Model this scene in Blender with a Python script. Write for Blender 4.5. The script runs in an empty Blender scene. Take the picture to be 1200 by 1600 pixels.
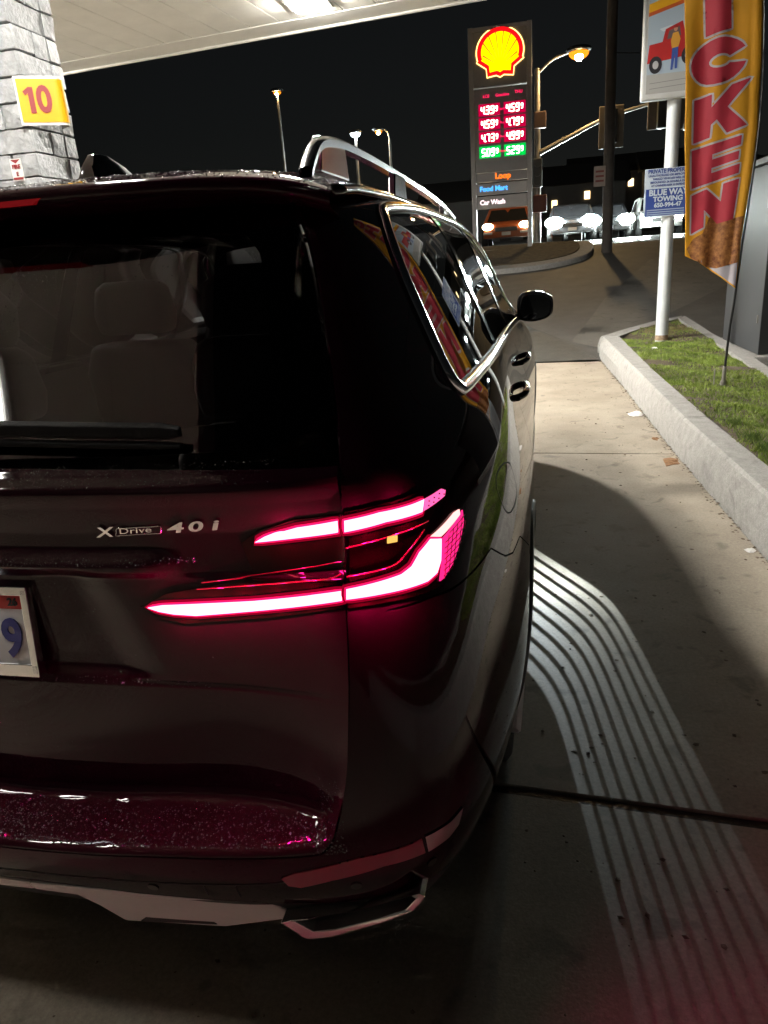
import bpy, bmesh, math, random
import numpy as np
from mathutils import Vector, Matrix
from mathutils.geometry import delaunay_2d_cdt
random.seed(7); RNG=np.random.default_rng(7)
scene=bpy.context.scene
COL=scene.collection

# ------------------------------------------------------------------ camera, world, moonlight, exposure
CAM_LOC=Vector((1.04,-0.96,1.57)); YAW,PITCH,ROLL=[math.radians(a) for a in (12.9,19.0,4.1)]
fwd=Vector((-math.sin(YAW)*math.cos(PITCH),math.cos(YAW)*math.cos(PITCH),-math.sin(PITCH)))
rgt=Vector((math.cos(YAW),math.sin(YAW),0)); dwn=fwd.cross(rgt)
r2=rgt*math.cos(ROLL)+dwn*math.sin(ROLL); d2=-rgt*math.sin(ROLL)+dwn*math.cos(ROLL)
cam_data=bpy.data.cameras.new('camera'); cam=bpy.data.objects.new('camera',cam_data); COL.objects.link(cam)
M=Matrix((r2,-d2,-fwd)).transposed().to_4x4(); M.translation=CAM_LOC; cam.matrix_world=M
cam_data.sensor_fit='VERTICAL'; cam_data.sensor_height=24; cam_data.lens=24*1141/1600
cam_data.clip_start=.02; cam_data.clip_end=2000
scene.camera=cam

world=bpy.data.worlds.new('World'); scene.world=world; world.use_nodes=True
wn=world.node_tree.nodes; wl=world.node_tree.links
sky=wn.new('ShaderNodeTexSky'); sky.sky_type='NISHITA'; sky.sun_disc=False
sky.sun_elevation=math.radians(8); sky.sun_rotation=math.radians(200)
hsv=wn.new('ShaderNodeHueSaturation'); hsv.inputs['Saturation'].default_value=.35
wl.new(sky.outputs[0],hsv.inputs['Color']); wl.new(hsv.outputs[0],wn['Background'].inputs['Color'])
wn['Background'].inputs['Strength'].default_value=.0009
sun_data=bpy.data.lights.new('moon','SUN'); sun_data.energy=.01; sun_data.angle=math.radians(.5); sun_data.color=(.8,.88,1)
sun=bpy.data.objects.new('moon',sun_data); COL.objects.link(sun); sun.rotation_euler=(math.radians(82),0,math.radians(200))
scene.view_settings.view_transform='Standard'; scene.view_settings.look='None'
scene.view_settings.exposure=1.0; scene.view_settings.gamma=1
scene.render.engine='CYCLES'
try:
    scene.cycles.use_denoising=True; scene.cycles.sample_clamp_indirect=6; scene.cycles.max_bounces=8
    scene.cycles.transparent_max_bounces=16; scene.cycles.caustics_reflective=False; scene.cycles.caustics_refractive=False
except Exception: pass
TAIL=11.0           # tail lamp radiance

# ------------------------------------------------------------------ helpers
MATS={}
def mat(name,color=(.5,.5,.5),rough=.5,metal=0.,var=0.,scale=8.,bump=0.,bscale=60.,coat=0.,coat_rough=.03,emit=None,estr=0.,spec=.5,aniso=0,color2=None,detail=5.,coords='Object'):
    if name in MATS: return MATS[name]
    m=bpy.data.materials.new(name); m.use_nodes=True; n=m.node_tree.nodes; l=m.node_tree.links
    b=n['Principled BSDF']; b.inputs['Base Color'].default_value=(*color,1); b.inputs['Roughness'].default_value=rough
    b.inputs['Metallic'].default_value=metal; b.inputs['Coat Weight'].default_value=coat; b.inputs['Coat Roughness'].default_value=coat_rough
    b.inputs['Specular IOR Level'].default_value=spec
    if emit is not None:
        b.inputs['Emission Color'].default_value=(*emit,1); b.inputs['Emission Strength'].default_value=estr
    if var>0 or bump>0 or color2 is not None:
        tc=n.new('ShaderNodeTexCoord')
    if var>0 or color2 is not None:
        t=n.new('ShaderNodeTexNoise'); t.inputs['Scale'].default_value=scale; t.inputs['Detail'].default_value=detail; t.inputs['Roughness'].default_value=.65
        l.new(tc.outputs[coords],t.inputs['Vector'])
        r=n.new('ShaderNodeValToRGB'); r.color_ramp.elements[0].position=.32; r.color_ramp.elements[1].position=.68
        c2=color2 if color2 is not None else tuple(min(1,c*(1+var)) for c in color)
        c1=color if color2 is not None else tuple(c*(1-var) for c in color)
        r.color_ramp.elements[0].color=(*c1,1); r.color_ramp.elements[1].color=(*c2,1)
        l.new(t.outputs['Fac'],r.inputs['Fac']); l.new(r.outputs['Color'],b.inputs['Base Color'])
        mr=n.new('ShaderNodeMapRange'); mr.inputs['To Min'].default_value=max(0,rough-.1*min(1,var*2)); mr.inputs['To Max'].default_value=min(1,rough+.1*min(1,var*2))
        l.new(t.outputs['Fac'],mr.inputs['Value']); l.new(mr.outputs[0],b.inputs['Roughness'])
    if bump>0:
        t2=n.new('ShaderNodeTexNoise'); t2.inputs['Scale'].default_value=bscale; t2.inputs['Detail'].default_value=6
        l.new(tc.outputs[coords],t2.inputs['Vector'])
        bp=n.new('ShaderNodeBump'); bp.inputs['Strength'].default_value=bump; bp.inputs['Distance'].default_value=.01
        l.new(t2.outputs['Fac'],bp.inputs['Height']); l.new(bp.outputs[0],b.inputs['Normal'])
    MATS[name]=m; return m
def emat(name,color,strength):
    if name in MATS: return MATS[name]
    m=bpy.data.materials.new(name); m.use_nodes=True; n=m.node_tree.nodes; l=m.node_tree.links
    n.remove(n['Principled BSDF']); e=n.new('ShaderNodeEmission'); e.inputs[0].default_value=(*color,1); e.inputs[1].default_value=strength
    l.new(e.outputs[0],n['Material Output'].inputs['Surface']); MATS[name]=m; return m
def glassmat(name,tint,refl=1.0,rough=0.0,ior=1.5):
    if name in MATS: return MATS[name]
    m=bpy.data.materials.new(name); m.use_nodes=True; n=m.node_tree.nodes; l=m.node_tree.links
    n.remove(n['Principled BSDF'])
    t=n.new('ShaderNodeBsdfTransparent'); t.inputs[0].default_value=(*tint,1)
    g=n.new('ShaderNodeBsdfGlossy'); g.inputs['Roughness'].default_value=rough; g.inputs[0].default_value=(refl,refl,refl,1)
    fr=n.new('ShaderNodeFresnel'); fr.inputs[0].default_value=ior
    mx=n.new('ShaderNodeMixShader'); l.new(fr.outputs[0],mx.inputs[0]); l.new(t.outputs[0],mx.inputs[1]); l.new(g.outputs[0],mx.inputs[2])
    l.new(mx.outputs[0],n['Material Output'].inputs['Surface']); MATS[name]=m; return m
def tag(o,label=None,cat=None,group=None,kind=None):
    if label: o['label']=label
    if cat: o['category']=cat
    if group: o['group']=group
    if kind: o['kind']=kind
    return o
def empty(name,loc=(0,0,0),label=None,cat=None,group=None):
    o=bpy.data.objects.new(name,None); COL.objects.link(o); o.location=loc; o.empty_display_size=.1
    return tag(o,label,cat,group)
def link(name,me,parent=None):
    o=bpy.data.objects.new(name,me); COL.objects.link(o)
    if parent is not None:
        o.parent=parent
        if parent.type=='EMPTY': o.matrix_parent_inverse=Matrix.Translation(parent.location).inverted()   # meshes are written in world coordinates
    return o
def mesh(name,v,f,m,parent=None,smooth=False,normals=None):
    me=bpy.data.meshes.new(name); me.from_pydata([tuple(map(float,p)) for p in v],[],[tuple(map(int,q)) for q in f]); me.update()
    if m is not None: me.materials.append(m)
    if smooth: me.shade_smooth()
    if normals is not None: me.normals_split_custom_set_from_vertices([tuple(map(float,p)) for p in normals])
    return link(name,me,parent)
class MB:
    """collects simple shapes into one mesh"""
    def __init__(s): s.v=[]; s.f=[]
    def add(s,v,f):
        k=len(s.v); s.v+=[tuple(p) for p in v]; s.f+=[tuple(i+k for i in q) for q in f]; return s
    def box(s,lo,hi):
        x0,y0,z0=lo; x1,y1,z1=hi
        return s.add([(x0,y0,z0),(x1,y0,z0),(x1,y1,z0),(x0,y1,z0),(x0,y0,z1),(x1,y0,z1),(x1,y1,z1),(x0,y1,z1)],
              [(0,3,2,1),(4,5,6,7),(0,1,5,4),(1,2,6,5),(2,3,7,6),(3,0,4,7)])
    def cyl(s,p0,p1,r0,r1=None,n=16,caps=True):
        r1=r0 if r1 is None else r1; p0=Vector(p0); p1=Vector(p1); d=(p1-p0).normalized()
        a=d.orthogonal().normalized(); b=d.cross(a)
        v=[]
        for p,r in ((p0,r0),(p1,r1)):
            for i in range(n):
                t=2*math.pi*i/n; v.append(p+a*math.cos(t)*r+b*math.sin(t)*r)
        f=[(i,(i+1)%n,n+(i+1)%n,n+i) for i in range(n)]
        if caps: f+=[tuple(range(n-1,-1,-1)),tuple(range(n,2*n))]
        return s.add(v,f)
    def tube(s,pts,r,n=10):
        P=[Vector(p) for p in pts]; rs=r if hasattr(r,'__len__') else [r]*len(P); v=[]; up=None
        for i,p in enumerate(P):
            d=(P[min(i+1,len(P)-1)]-P[max(i-1,0)]).normalized()
            if up is None: up=d.orthogonal().normalized()
            a=(up-d*up.dot(d)).normalized(); b=d.cross(a); up=a
            for k in range(n):
                t=2*math.pi*k/n; v.append(p+a*math.cos(t)*rs[i]+b*math.sin(t)*rs[i])
        f=[]
        for i in range(len(P)-1):
            for k in range(n): f.append((i*n+k,i*n+(k+1)%n,(i+1)*n+(k+1)%n,(i+1)*n+k))
        f+=[tuple(range(n-1,-1,-1)),tuple(range((len(P)-1)*n,len(P)*n))]
        return s.add(v,f)
    def prism(s,poly,fn0,fn1):
        """poly: 2D outline; fn0/fn1 map a 2D point to the near / far 3D point"""
        n=len(poly); v=[fn0(p) for p in poly]+[fn1(p) for p in poly]
        f=[tuple(range(n)),tuple(range(2*n-1,n-1,-1))]+[(i,n+i,n+(i+1)%n,(i+1)%n) for i in range(n)]
        return s.add(v,f)
    def sphere(s,c,r,n=12,m=8,sc=(1,1,1)):
        v=[(c[0],c[1],c[2]+r*sc[2])]
        for j in range(1,m):
            for i in range(n):
                a=math.pi*j/m; b=2*math.pi*i/n; v.append((c[0]+r*sc[0]*math.sin(a)*math.cos(b),c[1]+r*sc[1]*math.sin(a)*math.sin(b),c[2]+r*sc[2]*math.cos(a)))
        v.append((c[0],c[1],c[2]-r*sc[2])); f=[]
        for i in range(n): f.append((0,1+i,1+(i+1)%n))
        for j in range(m-2):
            for i in range(n): a=1+j*n+i; b=1+j*n+(i+1)%n; f.append((a,a+n,b+n,b))
        k=1+(m-2)*n
        for i in range(n): f.append((k+i,len(v)-1,k+(i+1)%n))
        return s.add(v,f)
    def build(s,name,m,parent=None,smooth=False,bevel=0,seg=2,recalc=True,angle=None):
        me=bpy.data.meshes.new(name); bm=bmesh.new()
        vs=[bm.verts.new(p) for p in s.v]
        for q in s.f:
            try: bm.faces.new([vs[i] for i in q])
            except ValueError: pass
        if recalc: bmesh.ops.recalc_face_normals(bm,faces=bm.faces)
        if bevel>0:
            ed=[e for e in bm.edges if len(e.link_faces)==2 and e.calc_face_angle(0)>.5]
            bmesh.ops.bevel(bm,geom=ed,offset=bevel,segments=seg,profile=.6,affect='EDGES',clamp_overlap=True)
        bm.to_mesh(me); bm.free()
        if m is not None: me.materials.append(m)
        if smooth: me.shade_smooth()
        if angle is not None: me.set_sharp_from_angle(angle=math.radians(angle))
        return link(name,me,parent)
def spline(pts,n=6,closed=False):
    """Catmull-Rom through 2D/3D points"""
    P=np.array(pts,float); N_=len(P); out=[]
    rng=range(N_ if closed else N_-1)
    for i in rng:
        g=(lambda k:P[k%N_]) if closed else (lambda k:P[min(max(k,0),N_-1)])
        a,b,c,d=g(i-1),g(i),g(i+1),g(i+2)
        for t in np.linspace(0,1,n,endpoint=False):
            out.append(.5*((2*b)+(c-a)*t+(2*a-5*b+4*c-d)*t*t+(3*b-a-3*c+d)*t**3))
    if not closed: out.append(P[-1])
    return [tuple(p) for p in out]
def dense(pts,step,closed=True):
    out=[]; n=len(pts)
    for i in range(n if closed else n-1):
        a=np.array(pts[i],float); b=np.array(pts[(i+1)%n],float); k=max(1,int(np.ceil(np.linalg.norm(b-a)/step)))
        for j in range(k): out.append(tuple(a+(b-a)*j/k))
    if not closed: out.append(tuple(pts[-1]))
    return out
def inside(P,poly):
    P=np.asarray(P); x,y=P[:,0],P[:,1]; c=np.zeros(len(P),bool); q=np.asarray(poly); n=len(q); j=n-1
    for i in range(n):
        xi,yi=q[i]; xj,yj=q[j]
        if yi!=yj:
            m=((yi>y)!=(yj>y))&(x<(xj-xi)*(y-yi)/(yj-yi)+xi); c^=m
        j=i
    return c
def dist_poly(P,poly):
    P=np.asarray(P); q=np.asarray(poly); d=np.full(len(P),1e9)
    for i in range(len(q)):
        a=q[i]; b=q[(i+1)%len(q)]; ab=b-a; L=(ab*ab).sum()+1e-15
        t=np.clip(((P-a)@ab)/L,0,1); d=np.minimum(d,((P-a-t[:,None]*ab)**2).sum(1))
    return np.sqrt(d)
def triangulate(outer,holes,gu,gv):
    """constrained triangulation of a 2D region with interior grid points"""
    lo=np.min(outer,0); hi=np.max(outer,0)
    U,V=np.meshgrid(np.arange(lo[0]+gu*.5,hi[0],gu),np.arange(lo[1]+gv*.5,hi[1],gv))
    G=np.stack([U.ravel(),V.ravel()],1)
    sc=np.array([1/gu,1/gv])
    if len(G):
        k=inside(G,outer)
        for h in holes: k&=~inside(G,h)
        G=G[k]
    if len(G):
        k=dist_poly(G*sc,np.asarray(outer)*sc)>.45
        for h in holes: k&=dist_poly(G*sc,np.asarray(h)*sc)>.45
        G=G[k]
    pts=[]; edges=[]
    for poly in [outer]+list(holes):
        k=len(pts); n=len(poly); pts+=[tuple(p) for p in poly]; edges+=[(k+i,k+(i+1)%n) for i in range(n)]
    allp=pts+[tuple(p) for p in G]
    vs,es,fs,_,_,_=delaunay_2d_cdt([Vector((p[0]*sc[0],p[1]*sc[1])) for p in allp],edges,[],0,1e-6)
    vs=np.array([(v[0]/sc[0],v[1]/sc[1]) for v in vs]); fs=np.array([f for f in fs if len(f)==3])
    cen=vs[fs].mean(1); k=inside(cen,outer)
    for h in holes: k&=~inside(cen,h)
    return vs,fs[k]
FONT=None
def text_mesh(txt,size,bold=0.0,shear=0.0,extrude=0.0,align='CENTER',spacing=1.0):
    c=bpy.data.curves.new('txt','FONT'); c.body=txt; c.size=size; c.offset=bold; c.shear=shear; c.extrude=extrude
    c.align_x=align; c.align_y='CENTER'; c.space_character=spacing; c.resolution_u=4
    o=bpy.data.objects.new('txt',c); COL.objects.link(o)
    dg=bpy.context.evaluated_depsgraph_get(); me=bpy.data.meshes.new_from_object(o.evaluated_get(dg))
    v=[tuple(p.co) for p in me.vertices]; f=[tuple(p.vertices) for p in me.polygons]
    bpy.data.objects.remove(o); bpy.data.curves.remove(c); bpy.data.meshes.remove(me)
    return v,f
def text(name,txt,size,org,ax,ay,m,parent,bold=0,shear=0,off=.002,align='CENTER',extrude=.0015,sx=1.0,spacing=1.0):
    """lettering on a plane: org, unit axes ax (along the line) and ay (up)"""
    v,f=text_mesh(txt,size,bold,shear,extrude,align,spacing); ax=Vector(ax).normalized(); ay=Vector(ay).normalized(); nz=ax.cross(ay); org=Vector(org)
    return mesh(name,[org+ax*p[0]*sx+ay*p[1]+nz*(p[2]+off) for p in v],f,m,parent)

# ---- car body envelope: a bicubic B-spline net, u runs from the rear centre round the right side to the nose, v runs from sill to roof
COLS = np.array([(0,.085),(.25,.088),(.5,.098),(.68,.12),(.815,.165),(.885,.265),(.922,.43),(.958,.70),(.992,1.05),(1.006,1.5),
                 (.995,2.1),(.987,2.9),(.987,3.6),(.99,4.25),(.965,4.7),(.88,5.02),(.55,5.15),(0,5.18)])
ZROW = np.array([.24,.34,.45,.55,.64,.74,.85,.96,1.06,1.15,1.225,1.275,1.36,1.48,1.60,1.69,1.735])
YREAR= np.array([.13,.06,.01,-.012,-.008,.008,.03,.052,.072,.080,.085,.125,.205,.31,.415,.50,.56])-.085
WSIDE= np.array([.925,.955,.985,1.0,1.008,1.010,1.010,1.005,.99,.965,.915,.872,.835,.785,.735,.685,.62])-1.0
YFRONT=np.array([-.10,-.04,0,.01,.01,.0,-.02,-.10,-.42,-1.02,-1.18,-1.25,-1.38,-1.55,-1.75,-1.92,-2.02])
BLR  = np.array([1,1,1,1,.97,.90,.78,.52,.22,.04,0,0,0,0,0,0,0,0])       # how far a column follows the rear rake
BLF  = np.array([0,0,0,0,0,0,0,0,0,0,0,.10,.36,.70,.88,.97,1,1])         # how far it follows the front rake
BLW  = np.array([0,.25,.50,.68,.82,.90,.94,.97,1,1,1,1,1,1,.97,.88,.55,0])
def _net():
    P=np.zeros((len(ZROW),len(COLS),3))
    for i,z in enumerate(ZROW):
        P[i,:,0]=COLS[:,0]+WSIDE[i]*BLW
        P[i,:,1]=COLS[:,1]+YREAR[i]*BLR+YFRONT[i]*BLF
        P[i,:,2]=z
        d=float(np.interp(z,[.85,.96,1.06,1.15,1.225,1.3],[0,-.012,-.036,-.040,-.014,0]))   # doors waisted below the glass
        P[i,8:14,0]+=d*np.array([.35,.85,1,1,1,.6])
        b=float(np.interp(z,[.2,.34,.45,.7,.9,1.05],[.4,.75,1,1,.45,0]))      # the bumper corner is fuller than the lamp above it
        P[i,4:9,0]+=b*np.array([.012,.024,.034,.042,.020])
    # phantom rows and columns: mirrored over the centre line, extended past sill and roof
    L=P[:,1:2].copy(); L[:,:,0]*=-1
    Rr=P[:,-2:-1].copy(); Rr[:,:,0]*=-1
    P=np.concatenate([L,P,Rr],1)
    P=np.concatenate([2*P[:1]-P[1:2],P,2*P[-1:]-P[-2:-1]],0)
    return P
NET=_net(); NU=len(COLS)-1; NV=len(ZROW)-1
def _bas(t):
    return np.stack([(1-t)**3,3*t**3-6*t**2+4,-3*t**3+3*t**2+3*t+1,t**3],-1)/6.0
def S(u,v):
    u=np.asarray(u,float); v=np.asarray(v,float)
    iu=np.clip(np.floor(u).astype(int),0,NU-1); iv=np.clip(np.floor(v).astype(int),0,NV-1)
    bu=_bas(u-iu); bv=_bas(v-iv)
    out=np.zeros(u.shape+(3,))
    for a in range(4):
        for b in range(4):
            out+=(bv[...,a]*bu[...,b])[...,None]*NET[iv+a,iu+b]
    return out
def smooth(a,b,x):
    t=np.clip((x-a)/(b-a),0,1); return t*t*(3-2*t)
# relief pressed into the tailgate: (z, depth inwards)
_GZ=np.array([.20,.545,.556,.572,.582,.60,.70,.846,.851,.856,.866,.95,1.04,1.066,1.082,1.096,1.112,1.122,1.15,1.20,1.226,1.238,1.25,1.262,1.29])
_GD=np.array([0, 0,.012,.112,.122,.124,.106,.074,.077,.071,.070,.052,.034,.030,.014,.012,.026,.030,.026,.008,-.006,-.010,.000,.004,0])
_PZ=np.array([.20,.85,.875,.90,1.06,1.078,1.09,1.3]); _PD=np.array([0,0,.018,.020,.020,.012,0,0])   # plate recess
def ledge_lift(x): return np.interp(np.abs(x),[0,.2,.344,.455,.548,.593,.635,.655,.674,.69],[-.009,-.004,.006,.012,.018,.021,.024,.030,.052,.09])
def relief(x,z):
    ax=np.abs(x)
    w=1-np.clip((ax-.30)/.43,0,1)**3
    z0=z; z=z-ledge_lift(x)*(1-smooth(.66,.84,z))        # the ledge sweeps up towards the corner
    lip=1-smooth(.34,.44,ax)                              # the lip over the plate runs out before the lamp
    d=np.interp(z,_GZ,_GD); d2=np.interp(z,[1.04,1.15],[.034,.026]); d=np.where((z>1.04)&(z<1.15),d*lip+d2*(1-lip),d)
    g=d*np.where(z<1.07,w,1-smooth(.70,.735,ax))
    edge=.20+ (1.09-z)*.35
    p=np.interp(z,_PZ,_PD)*(1-smooth(edge-.03,edge+.09,np.abs(x)))
    return g+p
def F(u,v,gate=False,off=0.0):
    P=S(u,v)
    if gate: P=P+np.stack([0*P[...,0],relief(P[...,0],P[...,2]),0*P[...,0]],-1)
    if np.any(off):
        P=P+N(u,v,gate)*np.asarray(off)[...,None] if np.ndim(off) else P+N(u,v,gate)*off
    return P
def N(u,v,gate=False):
    e=1e-3
    du=F(np.minimum(u+e,NU),v,gate)-F(np.maximum(u-e,0),v,gate)
    dv=F(u,np.minimum(v+e,NV),gate)-F(u,np.maximum(v-e,0),gate)
    n=np.cross(du,dv); n/=np.linalg.norm(n,axis=-1,keepdims=True)+1e-12
    return n
_SG={}
def solve(pts,axis):
    """(a,z) pairs -> (u,v); axis 'x' for the rear (a = X), 'y' for the side (a = Y)"""
    pts=np.asarray(pts,float); a=0 if axis=='x' else 1
    if axis not in _SG:
        gu=np.linspace(0,7.5,120) if axis=='x' else np.linspace(4.5,15,160); gv=np.linspace(0,NV,140)
        U,V=np.meshgrid(gu,gv); _SG[axis]=(U,V,S(U,V))
    U,V,G=_SG[axis]
    out=[]
    for p in pts:
        d=(G[...,a]-p[0])**2+(G[...,2]-p[1])**2
        k=np.unravel_index(np.argmin(d),d.shape); u,v=U[k],V[k]
        for _ in range(6):
            e=1e-4; q,qu,qv=S(np.array([u,u+e,u]),np.array([v,v,v+e])); qu=(qu-q)/e; qv=(qv-q)/e
            if abs(q[a]-p[0])+abs(q[2]-p[1])<1e-5: break
            A=np.array([[qu[a],qv[a]],[qu[2],qv[2]]]); b=np.array([p[0]-q[a],p[1]-q[2]])
            try: s=np.linalg.solve(A,b)
            except np.linalg.LinAlgError: break
            u=np.clip(u+np.clip(s[0],-.3,.3),0,NU-.001); v=np.clip(v+np.clip(s[1],-.3,.3),0,NV-.001)
        out.append((u,v))
    return np.array(out)

# ------------------------------------------------------------------ the setting: ground, forecourt slabs, kerbed planter
def H(y):
    y=np.asarray(y,float)
    t=np.clip((y-10.0)/11.0,0,None)
    return np.where(t<1,1.57*np.clip(t,0,1)**1.45,1.57+.20*(1-np.exp(-(y-21)/12))*1.6*np.where(y>21,1,0)+np.clip(y-40,0,None)*.02)
m_asph=mat('asphalt',(.052,.052,.050),.66,var=.0,color2=(.080,.078,.074),scale=2.3,bump=.5,bscale=120)
m_asph_far=mat('road_asphalt',(.045,.042,.040),.27,color2=(.07,.066,.06),scale=.8,bump=.3,bscale=60)
def concrete(name,c1,c2,rough=.7,stain=.45,bump=.25,scale=1.3,spots=.0):
    m=mat(name,c1,rough,color2=c2,scale=scale,bump=bump,bscale=140,detail=9)
    n=m.node_tree.nodes; l=m.node_tree.links; b=n['Principled BSDF']
    src=b.inputs['Base Color'].links[0].from_socket
    tc=n.new('ShaderNodeTexCoord')
    t=n.new('ShaderNodeTexNoise'); t.inputs['Scale'].default_value=6.5; t.inputs['Detail'].default_value=3; t.inputs['Distortion'].default_value=.6
    l.new(tc.outputs['Object'],t.inputs['Vector'])
    r=n.new('ShaderNodeValToRGB'); r.color_ramp.elements[0].position=.60; r.color_ramp.elements[1].position=.70
    r.color_ramp.elements[0].color=(1,1,1,1); r.color_ramp.elements[1].color=(1-stain,1-stain,1-stain,1)
    l.new(t.outputs['Fac'],r.inputs[0])
    sp=n.new('ShaderNodeTexNoise'); sp.inputs['Scale'].default_value=70; sp.inputs['Detail'].default_value=8; sp.inputs['Roughness'].default_value=.8; l.new(tc.outputs['Object'],sp.inputs['Vector'])
    r3=n.new('ShaderNodeValToRGB'); r3.color_ramp.elements[0].position=.3; r3.color_ramp.elements[1].position=.7
    r3.color_ramp.elements[0].color=(.66,.66,.66,1); r3.color_ramp.elements[1].color=(1.22,1.22,1.22,1); l.new(sp.outputs['Fac'],r3.inputs[0])
    vo=n.new('ShaderNodeTexVoronoi'); vo.inputs['Scale'].default_value=7.0; l.new(tc.outputs['Object'],vo.inputs['Vector'])       # old gum and oil spots
    rv=n.new('ShaderNodeValToRGB'); rv.color_ramp.elements[0].position=.07; rv.color_ramp.elements[1].position=.13; rv.color_ramp.elements[0].color=(.62,.60,.58,1); rv.color_ramp.elements[1].color=(1,1,1,1); l.new(vo.outputs['Distance'],rv.inputs[0])
    xv=n.new('ShaderNodeMix'); xv.data_type='RGBA'; xv.blend_type='MULTIPLY'; xv.inputs['Factor'].default_value=spots; l.new(src,xv.inputs['A']); l.new(rv.outputs[0],xv.inputs['B']); src=xv.outputs['Result']
    x=n.new('ShaderNodeMix'); x.data_type='RGBA'; x.blend_type='MULTIPLY'; x.inputs['Factor'].default_value=1
    l.new(src,x.inputs['A']); l.new(r.outputs[0],x.inputs['B'])
    x2=n.new('ShaderNodeMix'); x2.data_type='RGBA'; x2.blend_type='MULTIPLY'; x2.inputs['Factor'].default_value=1
    l.new(x.outputs['Result'],x2.inputs['A']); l.new(r3.outputs[0],x2.inputs['B']); l.new(x2.outputs['Result'],b.inputs['Base Color'])
    return m
m_conc=concrete('forecourt_concrete',(.22,.187,.146),(.36,.315,.252),.66,.35,spots=.8,bump=.09)
m_kerb=concrete('kerb_concrete',(.27,.26,.245),(.36,.35,.33),.85,.22,bump=.35,scale=14)
m_gut=concrete('gutter_concrete',(.085,.083,.076),(.14,.135,.12),.7,.4)
m_dirt=mat('planter_soil',(.045,.034,.02),.95,color2=(.11,.085,.05),scale=9,bump=.8,bscale=50)

# the ground: one sheet to the horizon, flat on the forecourt, climbing to the street
xs=np.concatenate([[-600,-200,-80,-40],np.arange(-24,25,2.0),[40,80,200,600]]); ys=np.concatenate([[-600,-200,-60,-20,-8,0,6],np.arange(9,45,.5),[50,60,80,120,200,400,900]])
V=[(x,y,float(H(min(y,120)))-.05*(1 if y<10.2 else 0)) for y in ys for x in xs]; nx=len(xs)
Fq=[(j*nx+i,j*nx+i+1,(j+1)*nx+i+1,(j+1)*nx+i) for j in range(len(ys)-1) for i in range(nx-1)]
o=mesh('ground',V,Fq,m_asph,smooth=True); tag(o,kind='structure')
pad=bpy.data.objects.new('pavement',None); COL.objects.link(pad); tag(pad,kind='structure')
def jl(y0,x): return y0-.082*(x-1.04)           # the slab joints lie a few degrees off the car's axis
KB=[(2.46,-4.0),(2.36,-1.0),(2.28,1.0),(2.17,2.79),(2.06,4.94),(1.98,7.5),(1.87,10.25)]
def kx(y): return float(np.interp(y,[p[1] for p in KB],[p[0] for p in KB]))
def slab(y0,y1,x0,x1,gap=.006):
    n=14; L=[]
    yy=np.linspace(0,1,n)
    def yv(t,x): return jl(y0+gap,x)*(1-t)+jl(y1-gap,x)*t
    left=[(x0+gap,yv(t,x0)) for t in yy]
    right=[]
    for t in yy[::-1]:
        x=x1-gap if x1 is not None else kx(yv(t,2.1))-.012
        right.append((x,yv(t,x)))
    poly=left+right
    b=MB(); b.prism(poly,lambda p:(p[0],p[1],0.),lambda p:(p[0],p[1],-.12))
    return b.build('slab',m_conc,pad,bevel=.004,seg=1)
for (y0,y1) in ((-7.1,-3.1),(-3.1,.90),(.915,4.94),(4.94,10.02)):
    for (x0,x1) in ((-12.,-7.4),(-7.4,-3.6),(-3.6,-1.9),(-1.9,None)): slab(y0,y1,x0,x1,.011 if abs(y0-.9)<.1 or abs(y1-.9)<.1 else .004)
# black joint filler in the wide joint behind the rear wheel
b=MB(); b.prism([(-12,jl(.9,-12)-.008),(2.25,jl(.9,2.25)-.008),(2.25,jl(.9,2.25)+.022),(-12,jl(.9,-12)+.022)],lambda p:(*p,-.006),lambda p:(*p,-.10))
o=b.build('joint_filler',mat('joint_tar',(.012,.012,.012),.35,bump=.6,bscale=40),pad)
# lighter gutter strip and street surface, draped over the rise
def drape(name,poly,m,dz,kind='structure',step=.5,parent=None):
    vs,fs=triangulate(dense(poly,step),[],step,step)
    return tag(mesh(name,[(x,y,float(H(y))+dz) for x,y in vs],fs,m,parent,smooth=True),kind=kind)
drape('gutter',[(2.0,10.9),(2.9,12.9),(5.2,16.5),(9.5,21.0),(6.0,20.6),(3.6,18.8),(2.3,15.2),(1.5,11.6)],m_gut,.006)
drape('road',[(-60,23.2),(-10,22.9),(2.5,22.3),(12,21.8),(60,20.5),(60,38),(-60,40)],m_asph_far,.005,step=1.0)
drape('asphalt_patch',[(-8,10.05),(1.86,10.1),(1.45,11.6),(.6,13.4),(-1.8,14.6),(-8,14.8)],mat('asphalt_new',(.034,.037,.036),.55,color2=(.058,.062,.060),scale=5,bump=.6,bscale=160),.004)
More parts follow.
